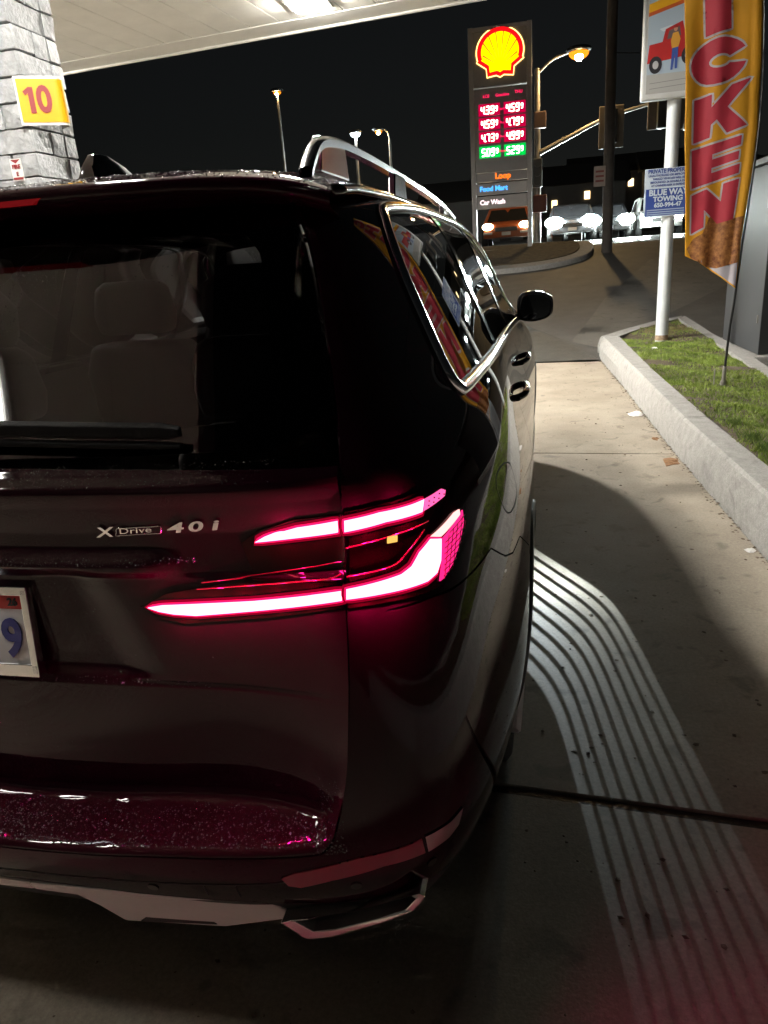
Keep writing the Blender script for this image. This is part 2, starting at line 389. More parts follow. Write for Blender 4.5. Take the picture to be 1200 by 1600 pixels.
# planter kerb: separate cast lengths with a joint between them
KT=[(2.51,-4.0),(2.40,-1.0),(2.32,1.0),(2.21,2.79),(2.10,4.94),(2.02,7.5),(1.92,10.3)]
def kerb_piece(a0,a1,b0,b1,c0,c1,h0=.27,h1=.27,zb0=-.08,zb1=-.08):
    """a: foot outer, b: top outer, c: top inner; 0 and 1 the two ends"""
    n=9; v=[]; f=[]
    for i in range(n):
        t=i/(n-1); L=lambda p,q:(p[0]+(q[0]-p[0])*t,p[1]+(q[1]-p[1])*t)
        A,B_,C_=L(a0,a1),L(b0,b1),L(c0,c1); h=h0+(h1-h0)*t+random.uniform(-.0015,.0015); zb=zb0+(zb1-zb0)*t; j=random.uniform(-.0012,.0012)
        v+=[(*A,zb),(A[0]+j,A[1],h*.5),(B_[0]+j*.5,B_[1],h-.018),(B_[0]+.018*(C_[0]-B_[0])/max(.01,math.dist(B_,C_)),B_[1]+.018*(C_[1]-B_[1])/max(.01,math.dist(B_,C_)),h),(*C_,h+.002),(*C_,zb)]
    for i in range(n-1):
        for k in range(5): f.append((i*6+k,i*6+k+1,(i+1)*6+k+1,(i+1)*6+k))
    f+=[tuple(range(5,-1,-1)),tuple((n-1)*6+k for k in range(6))]
    o=mesh('kerb_stone',v,f,m_kerb,kerb,True); o.data.set_sharp_from_angle(angle=math.radians(20)); return o
kerb=empty('planter_kerb',(1.95,6,0),'raised pale concrete kerb running round the strip of grass','kerb')
for i in range(len(KB)-1):
    a0,a1=KB[i],KB[i+1]; b0,b1=KT[i],KT[i+1]; w=.17
    if i==len(KB)-2:
        kerb_piece(a0,(a1[0],a1[1]+.2),b0,(1.92,10.6),(b0[0]+w,b0[1]),(2.15,10.5))
    else: kerb_piece(a0,a1,b0,(b1[0],b1[1]-.006),(b0[0]+w,b0[1]),(b1[0]+w,b1[1]-.006))
far=[(1.89,10.65),(2.43,11.72),(3.01,12.75),(3.47,13.25)]; fin_=[(2.15,10.52),(2.56,11.45),(3.03,12.25),(3.36,12.85)]
for i in range(3): kerb_piece((far[i][0]-.03,far[i][1]+.03),(far[i+1][0]-.03,far[i+1][1]+.03),far[i],far[i+1],fin_[i],fin_[i+1],.272,.275)
rk=[(3.52,13.2),(3.42,10.5),(3.38,8.4),(3.28,6.65),(3.2,4.0),(3.2,-4)]; ri=[(3.34,12.85),(3.25,10.45),(3.21,8.4),(3.12,6.65),(3.05,4.0),(3.05,-4)]
for i in range(5): kerb_piece((rk[i][0]+.02,rk[i][1]),(rk[i+1][0]+.02,rk[i+1][1]),rk[i],rk[i+1],ri[i],ri[i+1],.275,.275)
# soil and grass
inner=[(p[0]+.165,p[1]) for p in KT[:-1]]+[(2.14,10.5),(2.56,11.45),(3.03,12.25),(3.35,12.86)]+ri[1:]
vs,fs=triangulate(dense(inner,.15),[],.12,.12)
def gz(x,y): return .262+.035*math.sin(x*3.1+1)*math.sin(y*1.7)+.012*math.sin(x*11+y*7)
mz=[min(gz(x,y),.285) for x,y in vs]
o=mesh('soil',[(x,y,z) for (x,y),z in zip(vs,mz)],fs,m_dirt,smooth=True); tag(o,kind='structure')
gv,gf=[],[]
P=np.stack([RNG.uniform(2.0,3.4,95000),RNG.uniform(1.5,13,95000)],1); P=P[inside(P,inner)]
for x,y in P:
    d=math.sin(x*5.3+1.7*math.sin(y*2.1))+math.sin(y*4.1+x*2.3)+.7*math.sin(y*9+x*7)
    if d<-1.15+random.uniform(-.4,.4) or (y>9.6 and x>2.3 and random.random()<.8) or (x<2.34+.05*math.sin(y*5) and y<6.5 and random.random()<.55): continue
    if math.hypot(x-2.66,y-9.97)<.10: continue
    h=random.uniform(.012,.034)*(1.35 if d>1 else 1); a=random.uniform(0,6.28); w=random.uniform(.0035,.007); lx,ly=random.uniform(-.022,.022),random.uniform(-.022,.022); z=min(gz(x,y),.285)-.006
    k=len(gv); gv+=[(x-w*math.cos(a),y-w*math.sin(a),z),(x+w*math.cos(a),y+w*math.sin(a),z),(x+lx,y+ly,z+h)]; gf.append((k,k+1,k+2))
m_grass=mat('grass',(.11,.17,.02),.75,color2=(.27,.36,.06),scale=5,detail=6)
tag(mesh('grass',gv,gf,m_grass),'short mossy green grass filling the kerbed planter','grass',kind='stuff')
# dry straw tuft round the foot of the white pole, longer weed tufts by the kerb
gv,gf=[],[]
for i in range(900):
    a=random.uniform(0,6.28); r=random.uniform(0,.45)**.8; x=2.95+r*math.cos(a)*.75; y=10.9+r*math.sin(a)*1.7
    if not inside([(x,y)],inner)[0]: continue
    L=random.uniform(.05,.16); t=random.uniform(0,6.28); k=len(gv); z=.27
    gv+=[(x,y,z),(x+.006,y+.004,z),(x+L*math.cos(t),y+L*math.sin(t),z+random.uniform(.005,.07))]; gf.append((k,k+1,k+2))
tag(mesh('straw',gv,gf,mat('dry_straw',(.26,.19,.10),.9,var=.4,scale=14)),'dry straw lying at the far end of the grass','straw',kind='stuff')
gv,gf=[],[]
for (cx,cy) in ((2.42,3.55),(2.44,3.9),(2.45,3.3),(2.47,2.9),(2.40,4.6),(2.41,4.2)):
    for i in range(130):
        a=random.uniform(0,6.28); r=random.uniform(0,.08); x=cx+r*math.cos(a); y=cy+1.5*r*math.sin(a); L=random.uniform(.04,.10); t=random.uniform(0,6.28); k=len(gv)
        gv+=[(x-.003,y,.265),(x+.003,y,.265),(x+L*.55*math.cos(t),y+L*.55*math.sin(t),.265+L*.8)]; gf.append((k,k+1,k+2))
tag(mesh('weeds',gv,gf,mat('weed_leaf',(.10,.16,.03),.6,var=.3,scale=20)),'longer bright weeds in tufts along the near kerb','weeds',kind='stuff')
# litter
def crumple(name,c,r,m,seed,label,cat,flat=.6):
    rr=random.Random(seed); n=9; v=[(c[0],c[1],c[2]+r*flat)]; f=[]
    for k,(q,zz) in enumerate(((.55,.75),(1.0,.12))):
        for i in range(n):
            a=2*math.pi*i/n; s=r*q*rr.uniform(.45,1.35); v.append((c[0]+s*math.cos(a),c[1]+s*math.sin(a)*1.4,c[2]+.003+r*flat*zz*rr.uniform(.3,1.2)))
    for i in range(n): f+= [(0,1+i,1+(i+1)%n),(1+i,1+n+i,1+n+(i+1)%n,1+(i+1)%n)]
    o=mesh(name,v,f,m); sm=o.modifiers.new('s','SOLIDIFY'); sm.thickness=.003
    return tag(o,label,cat)
m_paper=mat('litter_paper',(.75,.74,.72),.7,var=.1,scale=30); m_leaf=mat('dead_leaf',(.22,.11,.045),.8,var=.4,scale=40)
crumple('litter',(1.93,6.3,0),.07,m_paper,3,'crumpled white paper litter on the concrete beside the kerb','litter')
crumple('leaf',(1.98,4.62,0),.075,m_leaf,5,'large dry brown leaf on the concrete nearest the car','leaf',.2)
crumple('leaf',(1.97,5.35,0),.04,m_leaf,8,'small dry brown leaf touching the foot of the kerb','leaf',.3)
crumple('litter',(2.11,2.88,0),.03,m_paper,9,'tiny white paper scrap in the kerb corner at the right edge','litter')
crumple('litter',(2.42,8.9,.275),.05,m_paper,11,'small pale scrap lying on the grass behind the flag foot','litter')

gv,gf=[],[]
def bit(x,y,r,z=.0):
    k=len(gv); n=random.choice((4,5,6)); h=r*random.uniform(.15,.7); a0=random.uniform(0,6.28)
    for i in range(n): a=a0+6.283*i/n; gv.append((x+r*random.uniform(.5,1.3)*math.cos(a),y+r*random.uniform(.5,1.3)*math.sin(a),z+.001))
    gv.append((x,y,z+h)); gf.extend([(k+i,k+(i+1)%n,k+n) for i in range(n)])
for i in range(420):
    x=random.uniform(1.0,2.2); y=random.uniform(.4,9.9)
    if x<kx(y)-.03: bit(x,y,.003+.011*random.random()**3)
for i in range(900):
    y=random.uniform(.3,10.0); bit(kx(y)-.012-.05*random.random()**2,y,.003+.010*random.random()**2)
for i in range(160): bit(random.uniform(-.3,1.6),random.uniform(-.6,.8),.002+.006*random.random()**2)
tag(mesh('grit',gv,gf,mat('grit',(.06,.045,.03),.9,color2=(.16,.12,.08),scale=30)),'dark grit and leaf crumbs along the kerb and slabs','grit',kind='stuff')

# ------------------------------------------------------------------ canopy
canopy=empty('canopy',(-4,4,4.4),'pale panelled filling station canopy with lit ceiling lamp overhead','canopy')
m_soff=mat('soffit_paint',(.78,.77,.73),.55,var=.05,scale=3); m_fasc=mat('fascia_paint',(.78,.77,.73),.5,var=.05,scale=3)
EX=Vector((.9945,-.105,0)); EY=Vector((.105,.9945,0)); KO=Vector((.42,9.2,0))     # front right corner and the canopy's own axes
def cp(a,b_,z): p=KO+EX*a+EY*b_; return (p.x,p.y,z)
WID=9.0; LEN=17.0
def cbox(name,a0,a1,b0,b1,z0,z1,m,bev=.0):
    b=MB(); b.prism([(a0,b0),(a1,b0),(a1,b1),(a0,b1)],lambda p:cp(p[0],p[1],z0),lambda p:cp(p[0],p[1],z1)); return b.build(name,m,canopy,bevel=bev,seg=1)
k=0; a=-.42
while a>-WID+.5:
    cbox('ceiling_panel',a-.408,a-.004,-LEN+.45,-.46,4.40+.0*k,4.43,m_soff,.004); a-=.412; k+=1
cbox('ceiling_border',-WID,-.0,-.455,-.05,4.392,4.44,m_fasc,.004); cbox('ceiling_border',-WID,0,-LEN,-LEN+.445,4.392,4.44,m_fasc,.004)
cbox('ceiling_border',-.415,0,-LEN+.45,-.46,4.392,4.44,m_fasc,.004)
cbox('fascia',-WID,0,-.048,.0,4.37,5.15,m_fasc,.006); cbox('fascia',0.002,.05,-LEN,0,4.37,5.15,m_fasc,.006); cbox('fascia',-WID,0,-LEN-.05,-LEN-.002,4.37,5.15,m_fasc,.006)
cbox('deck',-WID,0,-LEN,-.05,4.5,4.54,m_soff)
m_housing=mat('lamp_housing',(.7,.7,.68),.4)
def canopy_lamp(x,y,lab,w):
    r=empty('ceiling_lamp',(x,y,4.39),lab,'lamp','canopy ceiling lamps')
    MB().box((x-.24,y-.24,4.362),(x+.24,y+.24,4.393)).build('housing',m_housing,r,bevel=.008)
    MB().box((x-.17,y-.17,4.338),(x+.17,y+.17,4.342)).build('lens',emat('canopy_led_%d'%w,(1.,.965,.89),w),r); MB().box((x-.18,y-.18,4.343),(x+.18,y+.18,4.3615)).build('glow_skirt',emat('canopy_skirt_%d'%w,(1.,.965,.89),w*.10),r)  # glowing skirt added under the housing to brighten the ceiling
canopy_lamp(-1.57,8.42,'square lit lamp in the canopy ceiling at the top edge of the picture',1200)
canopy_lamp(-1.25,2.3,'square lit lamp in the canopy ceiling above the middle of the car',540)
canopy_lamp(-2.60,-.6,'square lit lamp in the canopy ceiling behind the photographer',70)
canopy_lamp(-6.6,8.9,'added unseen lamp in the canopy ceiling over the next bay, front',1500)  # added out of view; its bounce lifts the canopy ceiling
canopy_lamp(-6.9,3.2,'added unseen lamp in the canopy ceiling over the next bay, rear',1300)  # second unseen lamp, added for the same ceiling bounce

# ------------------------------------------------------------------ painted block column with its signs
col_root=empty('block_column',(-2.75,4.16,0),'column of rough white painted blocks holding up the canopy','column')
m_block=mat('white_block',(.17,.175,.18),.55,color2=(.29,.295,.30),scale=9,bump=1.0,bscale=22,detail=9)
[setattr(q.inputs['Distance'],'default_value',.02) for q in m_block.node_tree.nodes if q.type=='BUMP']
m_mort=mat('mortar',(.42,.42,.41),.9,var=.2,scale=20)
CX0,CX1,CY0,CY1=-3.2,-2.30,3.92,4.42
MB().box((CX0+.03,CY0+.03,0),(CX1-.03,CY1-.03,4.39)).build('core',m_mort,col_root)
variants={}
def block_mesh(lx,ly,lz,vi):
    key=(round(lx,3),round(ly,3),vi)
    if key in variants: return variants[key]
    rr=random.Random(hash(key)&0xffff); bm=bmesh.new(); bmesh.ops.create_cube(bm,size=1)
    bmesh.ops.bevel(bm,geom=bm.edges[:],offset=.045,segments=1,affect='EDGES',clamp_overlap=True)
    for v in bm.verts:
        v.co=Vector((v.co.x*lx,v.co.y*ly,v.co.z*lz))
        v.co+=Vector((rr.uniform(-.007,.007),rr.uniform(-.007,.007),rr.uniform(-.003,.003)))
    me=bpy.data.meshes.new('block'); bm.to_mesh(me); bm.free(); me.materials.append(m_block); variants[key]=me; return me
z=0.0; c=0; HC=.151
while z<4.3:
    hz=HC-.006
    offx=.0 if c%2==0 else -.20
    def put(x0,x1,y0,y1):
        o=link('block',block_mesh(x1-x0-.005,y1-y0-.005,hz,random.randrange(3)),col_root)
        o.location=((x0+x1)/2+random.uniform(-.004,.004),(y0+y1)/2+random.uniform(-.004,.004),z+HC/2)
    if c%2==0:
        for x0,x1 in ((CX1-.40,CX1),(CX1-.70,CX1-.40),(CX0,CX1-.70)): put(x0,x1,CY0,CY0+.2); put(x0,x1,CY1-.14,CY1)
        put(CX1-.12,CX1,CY0+.2,CY1-.14); put(CX0,CX0+.12,CY0+.2,CY1-.14)
    else:
        put(CX1-.2,CX1,CY0,CY0+.36); put(CX0,CX0+.2,CY0,CY0+.36)
        for x0,x1 in ((CX1-.55,CX1-.2),(CX0+.2,CX1-.55)): put(x0,x1,CY0,CY0+.12)
        for x0,x1 in ((CX1-.30,CX1),(CX1-.60,CX1-.30),(CX0,CX1-.60)): put(x0,x1,CY1-.14,CY1)
    z+=HC; c+=1
# the yellow pump number: a flat board that curls back to the column at its right end
ten=empty('pump_number_sign',(-2.3,4.0,2.6),'yellow board with a red number 10 on the block column','sign')
m_yel=mat('sign_yellow',(.48,.25,.005),.35,var=.04,scale=6); m_wht=mat('sign_white',(.50,.50,.48),.4); m_redp=mat('sign_red',(.17,.006,.008),.6)
p0=Vector((-2.375,3.905,0)); p1=Vector((-2.135,4.055,0)); ax=(p1-p0).normalized(); nrm=Vector((ax.y,-ax.x,0))
p0=p0+nrm*.04+ax*.018; p1=p1+nrm*.04-ax*.012
path=[p0,p0.lerp(p1,.5),p1]
for i in range(1,8):
    t=i/7*math.radians(125); path.append(p1+ax*(.045*math.sin(t))-nrm*(.045*(1-math.cos(t))))
path.append(path[-1]+(path[-1]-path[-2]).normalized()*.10)
def strip(name,pth,z0,z1,m,th,offn=0):
    v=[];f=[]
    for i,p in enumerate(pth):
        d=(pth[min(i+1,len(pth)-1)]-pth[max(i-1,0)]).normalized(); nn=Vector((d.y,-d.x,0))
        for s in (offn,offn-th): q=p+nn*s; v+=[(q.x,q.y,z0),(q.x,q.y,z1)]
    for i in range(len(pth)-1):
        a=i*4; f+=[(a,a+4,a+5,a+1),(a+2,a+3,a+7,a+6),(a+1,a+5,a+7,a+3),(a,a+2,a+6,a+4)]
    f+=[(0,1,3,2),((len(pth)-1)*4,(len(pth)-1)*4+2,(len(pth)-1)*4+3,(len(pth)-1)*4+1)]
    return mesh(name,v,f,m,ten)
strip('board',path,2.575,2.865,m_wht,.006); strip('yellow_face',[p0+ax*.012]+path[1:-1],2.592,2.848,m_yel,.003,.0035)
text('number','0',.215,p0.lerp(p1,.66)+Vector((0,0,2.72)),ax,(0,0,1),m_redp,ten,bold=.0075,off=.007,sx=.86)
one=[(.0,-.075),(.034,-.075),(.034,.079),(.006,.079),(-.030,.052),(-.018,.030),(.0,.044)]; oc=p0.lerp(p1,.29)+Vector((0,0,2.72))
MB().prism(one,lambda q:tuple(oc+ax*q[0]+Vector((0,0,q[1]))+nrm*.0085),lambda q:tuple(oc+ax*q[0]+Vector((0,0,q[1]))+nrm*.0055)).build('number',m_redp,ten)
fe=empty('extinguisher_sign',(-2.42,3.9,2.33),'small red and white fire extinguisher sign on the column','sign')
MB().box((-2.50,3.895,2.25),(-2.415,3.902,2.385)).build('board',m_wht,fe)
MB().prism([(-2.495,2.38),(-2.42,2.38),(-2.4575,2.355)],lambda p:(p[0],3.8935,p[1]),lambda p:(p[0],3.8945,p[1])).build('arrow',m_redp,fe)
text('lettering','FIRE',.035,(-2.4575,3.8945,2.335),(1,0,0),(0,0,1),m_redp,fe,bold=.0015,off=.001)
text('lettering','E',.035,(-2.4575,3.8945,2.29),(1,0,0),(0,0,1),m_redp,fe,bold=.0015,off=.001)
MB().box((-2.495,3.8935,2.255),(-2.42,3.8945,2.27)).build('stripe',m_redp,fe)
# fuel pump added beyond the column; its lit panel stands in for a shop front
pump=empty('standin_fuel_pump',(-2.35,5.95,0),'added fuel pump whose lit panel stands in for a shop front','pump')
m_pg=mat('pump_grey',(.35,.36,.36),.45,var=.08,scale=4)
MB().box((-2.75,5.75,.15),(-2.05,6.25,1.98)).build('cabinet',m_pg,pump,bevel=.02)
MB().box((-2.80,5.70,0),(-2.0,6.30,.15)).build('plinth',m_kerb,pump,bevel=.01)
MB().box((-2.52,5.735,1.30),(-2.10,5.748,1.80)).build('lit_panel',emat('standin_panel',(.55,.8,.70),.9),pump)
MB().box((-2.40,5.72,1.52),(-2.26,5.733,1.74)).build('poster',mat('poster_red',(.5,.12,.04),.4,color2=(.7,.3,.08),scale=9),pump)
MB().box((-2.24,5.72,1.36),(-2.13,5.733,1.5)).build('screen',emat('pump_screen',(.5,.6,.65),.6),pump)
b=MB(); b.tube(spline([(-2.04,5.9,1.5),(-1.96,5.86,1.3),(-1.95,5.85,.7),(-1.98,5.85,.35),(-2.02,5.9,.5),(-2.03,5.95,1.0)],5),.014,8); b.build('hose',mat('rubber',(.015,.015,.015),.6),pump,smooth=True)
MB().box((-3.6,2.9,0),(-1.92,6.9,.145)).build('island_kerb',m_kerb,None,bevel=.02)
tag(bpy.data.objects['island_kerb'],'raised concrete pump island under the block column','island')

# ------------------------------------------------------------------ the car
car=empty('parked_car',(0,2.6,0),'large dark plum sport utility vehicle with lit tail lamps in the foreground','car')
def paint(name,base,rough,metal):
    m=mat(name,base,rough,metal,coat=1.0,coat_rough=.02,spec=.0)
    n=m.node_tree.nodes; l=m.node_tree.links; b=n['Principled BSDF']; tc=n.new('ShaderNodeTexCoord'); b.inputs['Coat IOR'].default_value=1.31
    w=n.new('ShaderNodeTexVoronoi'); w.inputs['Scale'].default_value=2600; l.new(tc.outputs['Object'],w.inputs['Vector'])     # metal flake
    r=n.new('ShaderNodeValToRGB'); r.color_ramp.elements[0].color=(*[c*.55 for c in base],1); r.color_ramp.elements[1].color=(*[c*1.7 for c in base],1)
    l.new(w.outputs['Color'],r.inputs[0]); l.new(r.outputs[0],b.inputs['Base Color'])
    t=n.new('ShaderNodeTexNoise'); t.inputs['Scale'].default_value=5; t.inputs['Detail'].default_value=4; l.new(tc.outputs['Object'],t.inputs['Vector'])
    mr=n.new('ShaderNodeMapRange'); mr.inputs['To Min'].default_value=.004; mr.inputs['To Max'].default_value=.025; l.new(t.outputs['Fac'],mr.inputs[0]); l.new(mr.outputs[0],b.inputs['Coat Roughness'])   # road film
    return m
m_paint=paint('plum_paint',(.018,.0028,.0075),.45,.0)
m_black=mat('gloss_black',(.008,.008,.009),.12,coat=.6)
m_trim=mat('black_plastic',(.018,.017,.017),.45,bump=.15,bscale=300)
m_gap=mat('panel_gap_black',(.004,.004,.004),.7)
m_chrome=mat('satin_chrome',(.78,.78,.78),.16,1.0,var=.06,scale=12)
m_silver=mat('silver_plastic',(.70,.68,.69),.36,.0,var=.05,scale=10)
m_glass=glassmat('tinted_glass',(.42,.42,.42)); m_glass_side=glassmat('privacy_glass',(.30,.30,.31))
m_lens=mat('lamp_lens',(.010,.0003,.0018),.10,coat=.0,spec=.25)
m_bar=emat('tail_bar',(1.,.055,.088),TAIL); m_bar_glow=emat('tail_bar_glow',(1.,.006,.075),1.3)
m_rubber=mat('tyre_rubber',(.016,.016,.016),.7,bump=.3,bscale=80); m_cloth=mat('seat_leather',(.035,.028,.025),.6,bump=.1,bscale=200)

def U(pts):
    """points ('x',X,Z), ('y',Y,Z) or ('u',u,v) -> list of (u,v)"""
    out=[]
    for k,a,b in pts: out.append((a,b) if k=='u' else tuple(solve([(a,b)],k)[0]))
    return out
def X_(pts): return [('x',a,b) for a,b in pts]
def Y_(pts): return [('y',a,b) for a,b in pts]
def shrink(poly,d):
    """inset a polygon (u,v) by about d metres"""
    q=np.asarray(poly); A=.5*np.sum(q[:,0]*np.roll(q[:,1],-1)-np.roll(q[:,0],-1)*q[:,1]); s=1 if A>0 else -1
    e=1e-3; qa=np.clip(q,[0,0],[NU-.01,NV-.01]); su=np.linalg.norm((S(qa[:,0]+e,qa[:,1])-S(qa[:,0],qa[:,1]))/e,axis=1); sv=np.linalg.norm((S(qa[:,0],qa[:,1]+e)-S(qa[:,0],qa[:,1]))/e,axis=1)
    t=np.roll(q,-1,0)-np.roll(q,1,0); t=t*np.stack([su,sv],1); t/=np.linalg.norm(t,axis=1,keepdims=True)+1e-12
    n=np.stack([-t[:,1],t[:,0]],1)*s
    return q+n*d/np.stack([su,sv],1)
def panel(name,outer,m,parent,holes=(),gate=False,off=0.,th=.012,gu=.07,gv=.07,both=True,joined=False,inset=.002,step=.05,raised=False):
    """a body panel: region of the envelope with turned-in edges; 'joined' panels cross the centre line and hold both halves"""
    outer=np.asarray(dense(list(outer),step)); holes=[np.asarray(dense(list(h),step)) for h in holes]
    if inset:
        o2=shrink(outer,inset); o2[outer[:,0]<1e-4,0]=0; outer=o2
        holes=[shrink(h,-inset) for h in holes]
    outer=np.clip(outer,[0,0],[NU-1e-4,NV-1e-4])
    vs,fs=triangulate([tuple(p) for p in outer],[[tuple(p) for p in h] for h in holes],gu,gv)
    P=F(vs[:,0],vs[:,1],gate,off); n=N(vs[:,0],vs[:,1],gate)
    if gate:                                                       # normals of the pressed relief from the faces themselves
        fn=np.cross(P[fs[:,1]]-P[fs[:,0]],P[fs[:,2]]-P[fs[:,0]]); vn=np.zeros_like(P)
        for k in range(3): np.add.at(vn,fs[:,k],fn)
        vn/=np.linalg.norm(vn,axis=1,keepdims=True)+1e-12; vn*=np.sign((vn*n).sum(1,keepdims=True)+1e-9); n=vn
    # orientation
    a=np.cross(P[fs[:,1]]-P[fs[:,0]],P[fs[:,2]]-P[fs[:,0]]); fl=(a*n[fs[:,0]]).sum(1)<0; fs[fl]=fs[fl][:,::-1]
    cnt={}
    for t in fs:
        for i in range(3):
            e=(int(t[i]),int(t[(i+1)%3])); cnt[e]=cnt.get(e,0)+1
    rim=[e for e in cnt if (e[1],e[0]) not in cnt and not(joined and vs[e[0],0]<1e-3 and vs[e[1],0]<1e-3)]
    V=[tuple(p) for p in P]; NN=[tuple(p) for p in n]; Fc=[tuple(t) for t in fs]
    if th>0:
        idx={}
        base=F(vs[:,0],vs[:,1],gate,off-th)
        for a_,b_ in rim:
            q=[]
            for w in (a_,b_):
                if w not in idx:
                    k=len(V); V.append(tuple(P[w])); V.append(tuple(base[w])); idx[w]=k; NN+= [None,None]
                q.append(idx[w])
            Fc.append((q[1],q[0],q[0]+1,q[1]+1))
        nv=len(vs)
        # rim normals
        acc=np.zeros((len(V),3)); Va=np.array(V)
        for t in Fc[len(fs):]:
            c=np.cross(Va[t[1]]-Va[t[0]],Va[t[2]]-Va[t[0]])
            for w in t: acc[w]+=c
        acc/=np.linalg.norm(acc,axis=1,keepdims=True)+1e-12
        for i in range(nv,len(V)): NN[i]=tuple(acc[i])
    res=[]
    for sx in ((1,-1) if both else (1,)):
        v2=[(p[0]*sx,p[1],p[2]) for p in V]; n2=[(p[0]*sx,p[1],p[2]) for p in NN]; f2=Fc if sx>0 else [t[::-1] for t in Fc]
        if joined and sx<0:
            k=len(J[0]); vv=J[0]+v2; ff=J[2]+[tuple(i+k for i in t) for t in f2]
            return [mesh(name,vv,ff,m,parent,True,J[1]+n2)]
        if joined: J=(v2,n2,f2)
        else: res.append(mesh(name,v2,f2,m,parent,True,n2))
    return res
def ribbon(name,pts,w,m,parent,off=.001,gate=False,both=True,th=.0,n=6,closed=False,u0=None):
    """a thin strip laid along a line on the body (panel gaps, trims)"""
    uv=U(pts); uv=spline(uv,n,closed) if len(uv)>2 else dense(uv,.08,False)
    uv=np.array(uv); P=F(uv[:,0],uv[:,1],gate,off); nn=N(uv[:,0],uv[:,1],gate); L=len(P)
    nx_=np.roll(P,-1,0)-np.roll(P,1,0)
    if not closed: nx_[0]=P[1]-P[0]; nx_[-1]=P[-1]-P[-2]
    sd=np.cross(nn,nx_); sd/=np.linalg.norm(sd,axis=1,keepdims=True)
    prof=[(-.5,-.3),(-.42,.6),(-.2,1),(.2,1),(.42,.6),(.5,-.3)] if th>0 else [(-.5,0),(.5,0)]
    V=[];Fc=[];K=len(prof)
    for i in range(L):
        for a,h in prof: V.append(P[i]+sd[i]*w*a+nn[i]*th*h)
    for i in range(L if closed else L-1):
        for k in range(K-1): Fc.append((i*K+k,i*K+k+1,((i+1)%L)*K+k+1,((i+1)%L)*K+k))
    out=[]
    for sx in ((1,-1) if both else (1,)):
        out.append(mesh(name,[(p[0]*sx,p[1],p[2]) for p in V],Fc if sx<0 else [t[::-1] for t in Fc],m,parent,th>0))
    return out

SEAM=[(.505,1.722),(.538,1.699),(.575,1.645),(.605,1.58),(.642,1.473),(.675,1.368),(.702,1.273),(.714,1.179),(.716,1.045),(.717,.909),(.714,.83),(.707,.737),(.696,.667),(.686,.625),(.674,.59),(.655,.568)]
LEDGE=[(.655,.568),(.635,.563),(.593,.560),(.548,.557),(.455,.551),(.344,.545),(.2,.535),(.0,.530)]
seam_s=spline(SEAM,4); ledge_s=spline(LEDGE,3)
seam_uv=U(X_(seam_s)); ledge_uv=U(X_(ledge_s))
iz=[i for i,p in enumerate(seam_s) if p[1]<1.272][0]; ig=[i for i,p in enumerate(seam_s) if p[1]<1.288][0]
lampz=[i for i,p in enumerate(seam_s) if p[1]<1.003][0]
vtop=NV-.05
# tailgate skin below the glass, with shelf, plate recess and wet ledge
gate_poly=[(0,U([('x',0.001,1.271)])[0][1])]+[tuple(p) for p in seam_uv[iz:]]+[tuple(p) for p in ledge_uv[1:]]
gate_poly[-1]=(0,gate_poly[-1][1])
tailgate=panel('tailgate',gate_poly,m_paint,car,gate=True,joined=True,gu=.055,gv=.045,th=.010)[0]
# rear window
gl=[(0,U([('x',.001,1.276)])[0][1])]+U(X_([(.3,1.277),(.6,1.280)]))+[tuple(p) for p in seam_uv[:ig-1][::-1]]+[(0,seam_uv[0][1])]
rear_window=panel('rear_window',gl,m_glass,tailgate,joined=True,inset=.006,th=.0,gu=.12,gv=.12)[0]
# black ceramic border of the glass
inner_gl=[(0,U([('x',.001,1.325)])[0][1])]+U(X_([(.35,1.325),(.52,1.33),(.555,1.345),(.57,1.38),(.53,1.52),(.500,1.60),(.47,1.632),(.40,1.64)]))+[(0,U([('x',.001,1.645)])[0][1])]
bord=gl
o=panel('glass_border',[*gl[:-1],gl[-1],(0,inner_gl[-1][1])]+inner_gl[1:-1][::-1]+[(0,inner_gl[0][1])],m_black,rear_window,joined=True,inset=.007,off=-.004,th=0,gu=.2,gv=.2)
# side glass outline and doors
DLO=[(.967,1.690),(.900,1.655),(.845,1.60),(.807,1.532),(.785,1.432),(.772,1.35),(.768,1.30),(.785,1.270),(.83,1.262),(1.09,1.262),(1.55,1.255),(2.3,1.235),(3.0,1.212),(3.55,1.196),(3.68,1.20),(3.66,1.235),(3.45,1.36),(3.2,1.50),(2.95,1.622),(2.75,1.677),(2.5,1.700),(2.12,1.708),(1.52,1.712),(1.18,1.704)]
dlo_uv=spline(U(Y_(DLO)),4,True)
def arch(cy,r,n=44): return [(cy+r*math.cos(t),max(.245,.385+r*math.sin(t))) for t in np.linspace(-.42,math.pi+.42,n)]
arch_r=U(Y_(arch(1.17,.425))); arch_f=U(Y_(arch(4.275,.425)))
RD=[(1.66,1.240),(1.64,1.12),(1.62,.98),(1.63,.86),(1.66,.74),(1.72,.60),(1.80,.44),(1.86,.40),(2.60,.40),(2.615,.8),(2.61,1.213)]
FD=[(2.625,1.212),(2.63,.8),(2.615,.40),(3.56,.40),(3.60,.6),(3.62,.9),(3.60,1.10),(3.55,1.178)]
rd=U(Y_(RD)); fd=U(Y_(FD))
